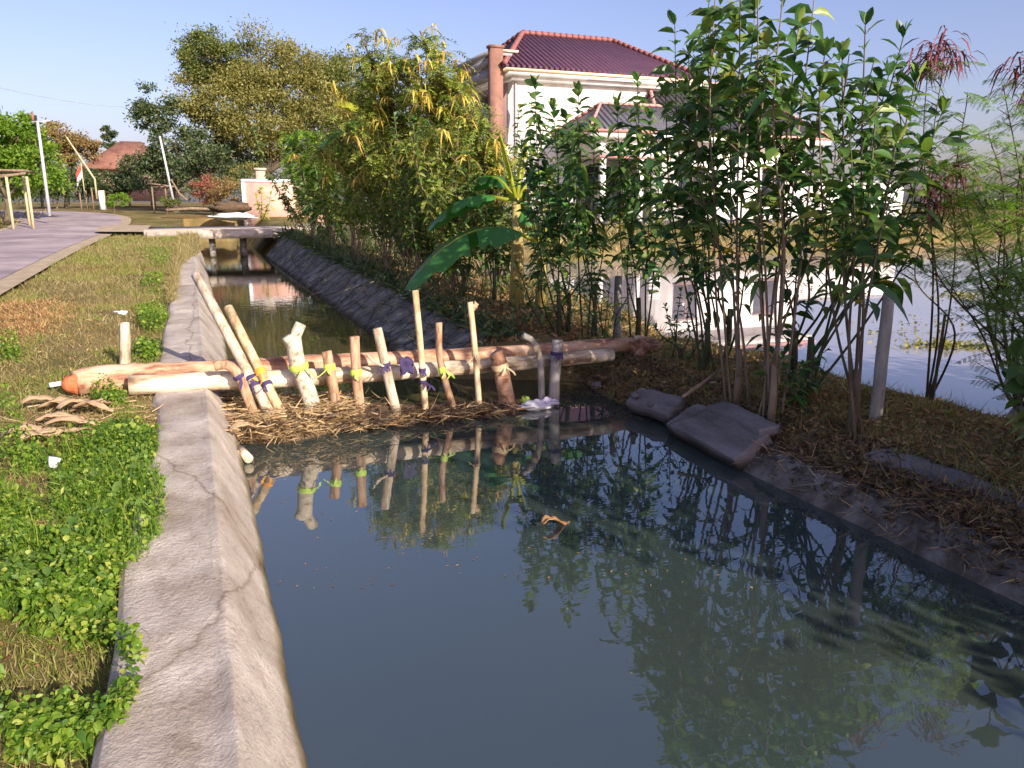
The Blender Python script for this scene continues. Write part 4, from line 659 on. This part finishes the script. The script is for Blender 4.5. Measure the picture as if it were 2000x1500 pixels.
# twig beside stake seven
t0 = aty(728, 705, SY - .03); o = MB().tube([aty(750, 716, SY - .05), t0, aty(716, 690, SY - .03)], [.012, .014, .006], 6).build('frayed_twig', M['stakeP'], origin=t0); tag(o, 'short frayed twig caught between two stakes above the pale log', 'twig')
# purple cloth scrap
def rag(name, c, sx, sz, mat, label, cat, seed=0, Yn=.04):
    rs = np.random.default_rng(seed); V = []; n = 7
    for i in range(n):
        for j in range(n): V.append(np.asarray(c) + [(i / (n - 1) - .5) * sx * (1 + rs.normal(0, .08)), rs.normal(0, Yn * .4) - .02, (j / (n - 1) - .5) * sz * (1 + rs.normal(0, .1)) - abs(i - 3) * sz * .05])
    o = MB().add(V, [(i * n + j, (i + 1) * n + j, (i + 1) * n + j + 1, i * n + j + 1) for i in range(n - 1) for j in range(n - 1)]).build(name, M[mat], origin=c, smooth=True); md = o.modifiers.new('s', 'SOLIDIFY'); md.thickness = .004; return tag(o, label, cat)
rag('cloth_scrap', aty(793, 712, SY - .02), .13, .16, 'purple', 'ragged dark purple cloth hanging on the pale log left of the tallest pole', 'cloth', 2)

# ---------------------------------------------------------------- debris at the dam
def blades(mb, P, D, L, Wd, bend=.3):
    n = len(P); D = unit(D); L = np.asarray(L)[:, None]; Wd = np.asarray(Wd)[:, None]; Sd = unit(np.cross(D, rdir(n))); b_ = rdir(n) * bend * L
    v = np.stack([P - Sd * Wd / 2, P + Sd * Wd / 2, P + D * L * .55 + b_ * .5 + Sd * Wd * .4, P + D * L * .55 + b_ * .5 - Sd * Wd * .4, P + D * L + b_ * 1.2 - U * .0], 1).reshape(-1, 3); a = np.arange(n)[:, None] * 5
    mb.add(v, a + np.array([[0, 1, 2, 3]]), a + np.array([[3, 2, 4]]))
def debris(n, pxs, pyf, pyb, z, hz, L, Wd, mb, spread=.03):
    px = RNG.uniform(pxs[0], pxs[1], n); P = np.array([at(a, np.interp(a, pyf[0], pyf[1]) + (np.interp(a, pyb[0], pyb[1]) - np.interp(a, pyf[0], pyf[1])) * u, z) for a, u in zip(px, RNG.random(n))]); P[:, 2] += RNG.random(n) ** 1.5 * hz; P += RNG.normal(0, spread, P.shape) * [1, 1, .2]
    D = rdir(n); D[:, 2] *= .25; D[:, 0] *= 1.5; blades(mb, P, D, RNG.uniform(.5, 1.3, n) * L, RNG.uniform(.6, 1.4, n) * Wd)
F_ = ([430, 470, 560, 640, 760, 860, 1000], [800, 862, 858, 838, 835, 822, 805]); B_ = ([430, 1000], [800, 800])
# heap body under the straw
V = []; Q = []; xs = np.linspace(.22, 3.2, 60)
for i, x in enumerate(xs):
    wd = float(np.interp(x, [.2, .6, 1.2, 2.2, 3.2], [.62, .80, .55, .30, .15])); hgt = float(np.interp(x, [.2, .6, 1.3, 2.2, 3.2], [.20, .21, .13, .06, .03])) + .03 * float(vnoise(x, 1, .15, 3))
    for j in range(9): u = j / 8; V.append((x, 7.25 - wd * u * .85 + .05 * float(vnoise(x, u * 3, .2, 4)), WATER - .05 + (hgt + .05) * math.sin(math.pi * min(1, .22 + u * .78)) ** .8))
for i in range(59):
    for j in range(8): Q.append((i * 9 + j, (i + 1) * 9 + j, (i + 1) * 9 + j + 1, i * 9 + j + 1))
hm = MB().add(V, Q).build('debris_mound', M['mud'], smooth=True); tag(hm, 'low mound of caught silt and rotten stalks at the foot of the stakes', 'debris', kind='stuff')
mb = MB(); debris(4200, (420, 700), F_, B_, WATER + .06, .2, .13, .010, mb); debris(1500, (425, 720), F_, ([430, 1000], [835, 815]), WATER + .03, .08, .12, .009, mb); tag(mb.build('straw_debris', M['straw']), 'dry straw and stalks heaped against the left stakes', 'straw', kind='stuff')
mb = MB(); debris(2600, (480, 1000), F_, B_, WATER + .02, .07, .15, .008, mb); tag(mb.build('wet_debris', M['wetstraw']), 'dark wet stalks floating along the dam', 'debris', kind='stuff')
mb = MB(); debris(1400, (430, 760), F_, B_, WATER + .08, .14, .12, .008, MBW := MB()); tag(MBW.build('wet_debris', M['wetstraw']), 'dark twigs mixed through the top of the straw heap', 'debris', kind='stuff')
mb = MB(); debris(280, (680, 1010), F_, B_, WATER + .05, .05, .16, .01, mb); tag(mb.build('straw_debris', M['straw']), 'scattered pale stalks among the right hand stakes', 'straw', kind='stuff')
def sheath(c, az, L, Wd, label, mat='dryleaf', curl=.4, el=.05, cat='dry leaf', group=None, name='dry_leaf'):
    rs = np.random.default_rng(int(abs(c[0] * 100 + az * 10)) + 5); D = np.array([math.cos(az), math.sin(az), el]); Sd = np.array([-math.sin(az), math.cos(az), 0]); V = []; n = 10; m_ = 7
    for i in range(n + 1):
        t = i / n; w = Wd * (.35 + .65 * math.sin(math.pi * min(1, t * .9 + .1))) * (1 - .75 * max(0, t - .8) / .2)
        for j in range(m_): s = (j / (m_ - 1) - .5); V.append(np.asarray(c) + D * L * (t - .5) + Sd * s * w + U * (curl * w * (s * s * 2.2) + .03 * math.sin(t * 5 + az) + rs.normal(0, .006) + .02))
    o = MB().add(V, [(i * m_ + j, (i + 1) * m_ + j, (i + 1) * m_ + j + 1, i * m_ + j + 1) for i in range(n) for j in range(m_ - 1)]).build(name, M[mat], origin=c, smooth=True); md = o.modifiers.new('s', 'SOLIDIFY'); md.thickness = .004; return tag(o, label, cat, group)
for i, (px, py, az, L, Wd) in enumerate([(450, 812, 2.2, .26, .13), (485, 832, .4, .3, .12), (455, 838, 1.2, .2, .11)]):
    c = at(px, py, WATER + .2); c[2] = WATER + .17; sheath(c, az, L, Wd, ['curled pale sheath at the wall corner of the straw heap', 'broad pale sheath lying across the front of the straw heap', 'small curled sheath lowest in the straw heap corner'][i])
g1 = 'dried banana leaves piled on the grass'
pl = [(90, 790, .3, .34, .13), (125, 800, -.2, .36, .12), (160, 800, .5, .34, .14), (185, 812, -.4, .3, .1), (60, 845, .1, .38, .12), (110, 850, .35, .4, .1), (150, 838, -.1, .42, .09), (85, 862, .7, .28, .08), (205, 795, 1.1, .25, .09), (130, 822, .2, .4, .12)]
for i, (px, py, az, L, Wd) in enumerate(pl):
    c = at(px, py, 0); c[2] = float(ground(c[0], c[1])) + .04 + .012 * (i % 4); sheath(c, az, L, Wd, ['dried leaf at the upper left corner of the leaf pile, tip toward the road', 'dried leaf directly under the pipe piece at the top of the leaf pile', 'widest dried leaf at the top middle of the leaf pile', 'dried leaf at the top right of the pile toward the wall', 'leftmost dried leaf in the lower half of the leaf pile', 'long dried leaf in the middle of the lower half of the leaf pile', 'longest narrow dried leaf at the lower right of the leaf pile', 'small dried leaf lowest in the leaf pile beside the green weeds', 'small dried leaf standing off the right end of the pile beside the pale log', 'dried leaf bridging the upper and lower halves of the leaf pile'][i], group=g1, el=.08 * (i % 3))
mb = MB(); n = 900; px = RNG.uniform(30, 330, n); py = 820 + RNG.normal(0, 16, n) - (px - 180) * .1
P = np.array([at(a, b_, 0) for a, b_ in zip(px, py)]); P[:, 2] = ground(P[:, 0], P[:, 1]) + RNG.random(n) * .04; D = rdir(n); D[:, 2] *= .15; blades(mb, P, D, RNG.uniform(.05, .16, n), RNG.uniform(.004, .009, n)); tag(mb.build('straw_litter', M['straw']), 'brown straw strewn on the verge beside the wall and leaf pile', 'straw', kind='stuff')

mb = MB(); n = 420; px = RNG.uniform(425, 1000, n); P = np.array([at(a, np.interp(a, F_[0], F_[1]) - RNG.uniform(-6, 45) * (1 if a < 700 else .5), WATER) for a in px]); P[:, 2] = WATER + np.interp(px, [425, 700, 1000], [.16, .1, .03]) * RNG.random(n); broad(mb, P, rdir(n) * [1, 1, .3], RNG.uniform(.04, .13, n), RNG.uniform(.015, .05, n), .3); tag(mb.build('leaf_debris', M['litter']), 'brown dead leaves mixed into the straw along the dam', 'leaf litter', kind='stuff')
mb = MB(); n = 160; P = np.array([at(RNG.uniform(470, 1500), RNG.uniform(860, 1150), WATER + .004) for _ in range(n)]); P = P[(P[:, 0] < 3.7)]; n = len(P); diamonds(mb, P, rdir(n) * [1, 1, .02], np.tile(U, (n, 1)), RNG.uniform(.008, .03, n), RNG.uniform(.006, .016, n)); tag(mb.build('floating_specks', M['litter']), 'tiny specks of leaf and seed floating on the near pool', 'flotsam', kind='stuff')
# floating and lying small things
bag = empty('plastic_bag', at(1050, 797, WATER), 'crumpled white and lilac plastic bag floating at the right end of the dam', 'plastic bag'); bc = at(1050, 797, WATER)
lump('bag_body', bc + [-.06, -.02, .03], (.15, .10, .055), M['white'], None, None, 3, n=18, amp=.6, parent=bag); lump('bag_fold', bc + [.1, .02, .04], (.11, .08, .045), M['lilac'], None, None, 6, n=16, amp=.6, parent=bag)
c = aty(1027, 782, 6.95); lump('snack_wrapper', c, (.05, .03, .04), M['lime'], 'small green and yellow wrapper resting on top of the white bag', 'wrapper', 9, amp=.7)
c = at(1000, 806, WATER + .01); o = MB().tube([c + [-.3, 0, .0], c + [.05, .02, .03], c + [.35, .05, .0]], [.01, .012, .008], 6).build('thin_cane', M['stakeB'], origin=c); tag(o, 'thin brown cane floating in front of the plastic bag', 'stick')
c = at(1085, 1024, WATER + .012); sheath(c, .15, .21, .055, 'single orange brown dry leaf floating on the open pool', 'litter', curl=.3, el=0, name='floating_leaf')
c = at(630, 577, WATER + .01); sheath(c, -.3, .5, .10, 'dry reddish palm sheath floating near the shaded lining', 'litter', curl=.3, el=0, name='floating_leaf')
c = at(478, 888, WATER + .05); d_ = unit(np.array([.25, -1, -.1])); o = MB().tube([c - d_ * .12, c + d_ * .10], [.038, .036], 12).build('log_stub', M['palelog'], origin=c); tag(o, 'short pale cut log stub lying at the water edge by the wall', 'log stub')
c = at(445, 893, WATER + .03); lump('stone', c, (.10, .09, .055), M['rock'], 'flat brown stone at the foot of the canal wall', 'stone', 12)
c = gr(103, 915, -.04); o = empty('plastic_cup', c, 'small crushed white plastic cup lying in the green weeds', 'cup'); MB().tube([c + [0, 0, .03], c + [.02, .01, .09]], [.028, .036], 12, rough=.15).build('cup_body', M['white'], o)
c = gr(238, 618, 0); lump('crumpled_paper', c + [0, 0, .03], (.09, .05, .03), M['white'], 'crumpled whitish litter on the grass just behind the short stake', 'litter', 14, amp=.7)
c = at(110, 758, .0); o = MB().tube([c + [-.05, 0, .03], c + [.15, .1, .03]], [.022, .022], 8).build('pipe_piece', M['white'], origin=c); tag(o, 'small white pipe piece under the pointed end of the brown log', 'pipe')
def block(name, c, e, az, tilt, label, seed):
    n = 9; V = []; F = []; k = 0
    R3 = Matrix.Rotation(az, 3, 'Z') @ Matrix.Rotation(tilt, 3, 'Y')
    for ax in range(3):
        for sg in (-1, 1):
            for i in range(n):
                for j in range(n):
                    p = [0, 0, 0]; p[ax] = sg; p[(ax + 1) % 3] = i / (n - 1) * 2 - 1; p[(ax + 2) % 3] = j / (n - 1) * 2 - 1
                    L2 = np.array(p); L2 = L2 * (1 - .10 * (np.abs(L2) ** 6).sum() / 3); q = L2 * np.array(e); q = q + .022 * np.array([float(vnoise(q[1] * 1.0 + q[2], q[0] + seed, .11, seed)), 0, float(vnoise(q[0] * 1.3, q[1], .13, seed + 1)) * 1.5]); V.append(np.array(R3 @ Vector(q)) + c)
            b0 = k * n * n; k += 1
            for i in range(n - 1):
                for j in range(n - 1):
                    f = (b0 + i * n + j, b0 + (i + 1) * n + j, b0 + (i + 1) * n + j + 1, b0 + i * n + j + 1); F.append(f if sg > 0 else f[::-1])
    return tag(MB().add(V, F).build(name, M['slab'], origin=c), label, 'concrete slab')
block('concrete_slab', np.array([3.88, 5.1, -.27]), (.19, .55, .07), -.06, -.50, 'bare purplish grey concrete slab exposed on the shaded near right bank', 21)
block('concrete_slab', np.array([4.05, 5.0, -.13]), (.10, .42, .04), -.1, -.12, 'narrow pale capping slab lying on top of the purplish grey slab', 23)
block('concrete_slab', np.array([3.92, 6.1, -.26]), (.13, .30, .06), .2, -.5, 'small broken concrete piece above the pool between slab and logs', 22)
for i, (px, py, r) in enumerate([(1165, 752, .05), (1240, 772, .04), (1270, 790, .035)]): lump('stone', at(px, py, -.2), (r, r, r * .7), M['slab'], ['pale stone on the dark slope under the log ends', 'middle stone of three on the dark slope above the pool', 'stone nearest the broken concrete on the dark slope'][i], 'stone', 30 + i)

# ---------------------------------------------------------------- grasses, weeds, litter (countless)
def field(n, xr, yr, mask, L, Wd, mat, name, label, upk=1.2, pw=1.0, bend=.35, cat='grass'):
    # samples thin out with distance
    out = []; tot = 0
    while tot < n:
        u = RNG.random(n * 2); y = yr[0] * (yr[1] / yr[0]) ** u; x = RNG.uniform(xr[0], xr[1], n * 2); k = mask(x, y) > RNG.random(n * 2); out.append(np.stack([x[k], y[k]], 1)); tot += k.sum()
    A = np.concatenate(out)[:n]; x, y = A[:, 0], A[:, 1]; P = np.stack([x, y, ground(x, y) - .005], 1); D = rdir(n, upk); D[:, 2] = np.abs(D[:, 2]); s = (1 + .06 * np.maximum(0, y - 5)); mb = MB()
    blades(mb, P, D, RNG.uniform(.4, 1.3, n) * L * np.minimum(s, 2), RNG.uniform(.6, 1.4, n) * Wd * s, bend); o = mb.build(name, M[mat]); tag(o, label, cat, kind='stuff'); return o
def rsd(y): return np.interp(y, [-6, 16, 24, 32, 40, 47], [-3.2, -3.3, -3.25, -3.0, -2.9, -3.8]) + .32
verge = lambda x, y: ((x > rsd(y)) & (x < -.40 + .25 * sm(19, 22, y)) | (x < -7.0)) * 1.0
near = lambda x, y: np.clip(vnoise(x, y, .55, 21) * 1.6 + .55, 0, 1)
dirt = lambda x, y: sm(.5, 1.2, np.hypot((x + 2.6) / 1.0, (y - 12.3) / 2.4))          # reddish worn patch
field(70000, (-4.2, -.3), (2.2, 36), lambda x, y: verge(x, y) * (.25 + .75 * near(x, y)) * (.25 + .75 * dirt(x, y)), .055, .0042, 'drygrass', 'dry_grass', 'short dry yellowish grass covering the verge between road and canal wall')
field(22000, (-4.0, -.36), (2.2, 36), lambda x, y: verge(x, y) * np.clip(vnoise(x, y, .6, 31) * 2.2 + .1 + .5 * sm(-1.3, -.5, x), 0, 1) * dirt(x, y), .06, .005, 'greengrass', 'green_grass', 'green grass tufts scattered over the verge')
field(9000, (-16, -7), (18, 50), lambda x, y: 1.0 + 0 * x, .12, .012, 'drygrass', 'dry_grass', 'dry grass on the far side of the road')
field(7000, (-4.5, -.6), (9, 24), lambda x, y: (1 - dirt(x, y)) * verge(x, y), .05, .006, 'litter', 'leaf_litter', 'reddish dry litter patch on the verge at far left', upk=.3, cat='leaf litter')
# broad weeds near the wall
def weeds(n, cs, L, name, label, mat='weeds'):
    P = []
    for (px, py, rx, ry, k) in cs:
        m = int(n * k); a = RNG.uniform(0, 6.28, m); r = np.sqrt(RNG.random(m)); X_ = px + np.cos(a) * r * rx; Y_ = py + np.sin(a) * r * ry
        P += [at(u, v_, 0) for u, v_ in zip(X_, Y_)]
    P = np.array(P); P = P[P[:, 0] < -.27]; k = vnoise(P[:, 0], P[:, 1], .16, 41) * .8 + vnoise(P[:, 0], P[:, 1], .45, 47) * .9 > -.2 + .22 * RNG.random(len(P)); P = P[k]; n = len(P); P[:, 2] = ground(np.minimum(P[:, 0], -.45), P[:, 1]) + RNG.random(n) ** 1.3 * .13 * np.clip(1.3 + vnoise(P[:, 0], P[:, 1], .3, 42) * 2, .2, 2)
    mb = MB(); D = rdir(n, .7); broad(mb, P, D, (s_ := RNG.uniform(.5, 1.5, n)) * L, s_ * RNG.uniform(.5, .75, n) * L, .4); m2 = n // 6; blades(mb, P[:m2] * [1, 1, 1] - [0, 0, .06], rdir(m2, 2.5), np.full(m2, .12), np.full(m2, .004)); o = mb.build(name, M[mat]); return tag(o, label, 'weeds', kind='stuff')
weeds(46000, [(160, 1000, 170, 130, .42), (250, 870, 60, 50, .10), (60, 1130, 120, 120, .16), (170, 1300, 110, 150, .18), (40, 960, 60, 110, .06), (215, 780, 35, 14, .03), (150, 1130, 80, 60, .05), (70, 1260, 140, 110, .2), (100, 1400, 100, 90, .12)], .027, 'broad_weeds', 'bright green low broadleaf weeds spreading beside the near canal wall')
weeds(2600, [(150, 1010, 150, 120, .6), (240, 880, 50, 50, .15), (120, 1150, 110, 60, .25)], .048, 'tall_weeds', 'larger yellow green leaves poking out of the low weeds', 'leuc')
weeds(5000, [(300, 630, 30, 22, .3), (300, 570, 25, 14, .2), (310, 520, 30, 16, .2), (290, 690, 26, 14, .2), (325, 480, 20, 12, .1)], .04, 'broad_weeds', 'green weed patches hugging the wall edge behind the logs')
weeds(1200, [(15, 790, 30, 25, .6), (20, 690, 20, 15, .4)], .035, 'broad_weeds', 'small weed patch at the left edge above the leaf pile')
# grass spilling over the far wall top and lining
def strewn(n, xf, yr, mat, name, label, L, Wd, upk=1.0, zo=0.0, bend=.35, cat='grass', zf=None):
    y = yr[0] * (yr[1] / yr[0]) ** RNG.random(n) if yr[0] > 0 else RNG.uniform(yr[0], yr[1], n); x = xf(y, RNG.random(n)); z = (zf(x, y) if zf else ground(x, y)) + zo; mb = MB(); D = rdir(n, upk); D[:, 2] = np.abs(D[:, 2]) if upk > .5 else D[:, 2] * .4; s = 1 + .05 * np.maximum(0, y - 5)
    blades(mb, np.stack([x, y, z], 1), D, RNG.uniform(.4, 1.3, n) * L * s, RNG.uniform(.6, 1.4, n) * Wd * s, bend); return tag(mb.build(name, M[mat]), label, cat, kind='stuff')
strewn(6000, lambda y, u: -.45 + u * .55 * sm(18, 24, y) + u * .1, (13, 31), 'drygrass', 'dry_grass', 'dry grass growing over the far end of the canal wall', .09, .006, zf=lambda x, y: zg(y) + .0)
strewn(16000, lambda y, u: 4.1 + u * 2.7, (2.0, 8.6), 'drygrass', 'dry_grass', 'dry tangled grass along the crest of the right bank', .08, .004)
strewn(20000, lambda y, u: 3.95 + u * 2.7, (2.0, 8.6), 'litter', 'leaf_litter', 'brown fallen leaves covering the right bank below the trees', .05, .018, .2, .01, .2, 'leaf litter')
strewn(9000, lambda y, u: 3.84 + u ** 1.3 * .65, (1.0, 8), 'mudlitter', 'leaf_litter', 'dark wet litter on the slope just above the near pool', .05, .02, .25, .015, cat='leaf litter')
strewn(3000, lambda y, u: -.5 - u * 2.8, (2.2, 14), 'litter', 'leaf_litter', 'brown leaf scraps scattered over the grass verge', .025, .012, .4, .02, cat='leaf litter')
strewn(5000, lambda y, u: 3.9 + u * 1.0, (1.0, 8.4), 'drygrass', 'dry_grass', 'dry grass tufts hanging over the shaded slope', .12, .004, .6)
strewn(1200, lambda y, u: 4.3 + u * 2.2, (2.4, 9), 'greengrass', 'green_grass', 'sparse green grass between the trees of the right bank', .12, .006)
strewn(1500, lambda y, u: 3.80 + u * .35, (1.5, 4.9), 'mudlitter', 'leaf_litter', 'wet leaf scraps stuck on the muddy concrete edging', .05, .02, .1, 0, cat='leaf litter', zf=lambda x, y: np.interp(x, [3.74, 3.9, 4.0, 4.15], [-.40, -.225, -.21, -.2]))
strewn(700, lambda y, u: 3.78 + u * .3, (1.5, 4.9), 'straw', 'dead_stalks', 'pale twigs and roots lying over the muddy concrete edging', .16, .004, .1, 0, cat='stalks', zf=lambda x, y: np.interp(x, [3.74, 3.9, 4.0, 4.15], [-.40, -.22, -.2, -.19]))
strewn(3500, lambda y, u: 3.85 + u * .5, (1.0, 8), 'wetstraw', 'dead_stalks', 'dark dead stalks trailing down the shaded right slope', .18, .005, .1, .02, cat='stalks')
strewn(4500, lambda y, u: 3.3 + u * 3.2, (9, 31), 'dark', 'undergrowth', 'dark green undergrowth beneath the sapling row', .2, .012, cat='undergrowth')
strewn(900, lambda y, u: 2.7 + u * .7, (9, 31), 'drygrass', 'dry_grass', 'grass tufts sprouting from the joints of the dark lining', .10, .006, zf=lambda x, y: -.38 + (x - 2.45) * (zg(y) + .36) / .8)
strewn(2500, lambda y, u: 3.15 + u * .5, (8.6, 31), 'dark', 'undergrowth', 'dark creepers spilling over the top edge of the stone lining', .16, .03, .2, .03, cat='undergrowth', zf=lambda x, y: zg(y) + 0 * x)
strewn(7000, lambda y, u: 3.0 + u * 3.5, (8.4, 20), 'litter', 'leaf_litter', 'dry leaves beneath the banana plants and saplings', .08, .02, .2, .01, .2, 'leaf litter')
n = 9000; x = RNG.uniform(7, 46, n); shy = 23.6 + .35 * np.clip(x - 25, 0, 60); y = shy + RNG.random(n) ** 1.2 * 6.5; mb = MB(); blades(mb, np.stack([x, y, ground(x, y)], 1), rdir(n, 1.3), RNG.uniform(.1, .4, n), RNG.uniform(.02, .05, n)); tag(mb.build('dry_grass', M['drygrass']), 'brown dry grass on the far shore of the pond before the houses', 'grass', kind='stuff')
mb = MB(); 
for (px, py, rx, ry, m) in [(1880, 577, 38, 8, 260), (1850, 675, 90, 10, 320), (1640, 835, 30, 6, 0), (1650, 560, 100, 16, 60), (1800, 640, 120, 30, 90), (1900, 500, 120, 14, 200)]:
    P = np.array([at(px + RNG.normal(0, rx * .5), py + RNG.normal(0, ry * .5), POND + .01) for _ in range(m)]).reshape(-1, 3)
    if len(P): broad(mb, P, rdir(len(P), .2), RNG.uniform(.03, .1, len(P)), RNG.uniform(.03, .06, len(P)), .2)
tag(mb.build('floating_weeds', M['olive']), 'patches of brown green water weed floating on the pond', 'water weed', kind='stuff')
# undergrowth on near right slope: sparse vines
# ---------------------------------------------------------------- trees beyond the right edge of the view, behind the photographer: they shade the right bank
for i, (x, y, z, r, lab) in enumerate([(6.1, .9, 2.0, (1.5, 1.2, 1.5), 'leafy shade tree on the right bank outside the photo, nearest the pool'), (8.3, .9, 2.2, (1.6, 1.3, 1.4), 'leafy shade tree outside the photo, the middle one of three'), (5.6, -1.6, 2.7, (1.5, 1.3, 1.4), 'leafy shade tree outside the photo, farthest behind the camera')]):
    bigtree((x, y, -.1), [((x, y, z), r, .6, 0), ((x + .3, y - .3, z - 1.2), (r[0], r[1] * .8, 1.0), .4, 0)], lab, ['dark'], leaf=.17, n=7500, trunkr=.09, clump=.2)
for o in list(bpy.data.objects):
    if '_o' in o: del o['_o']
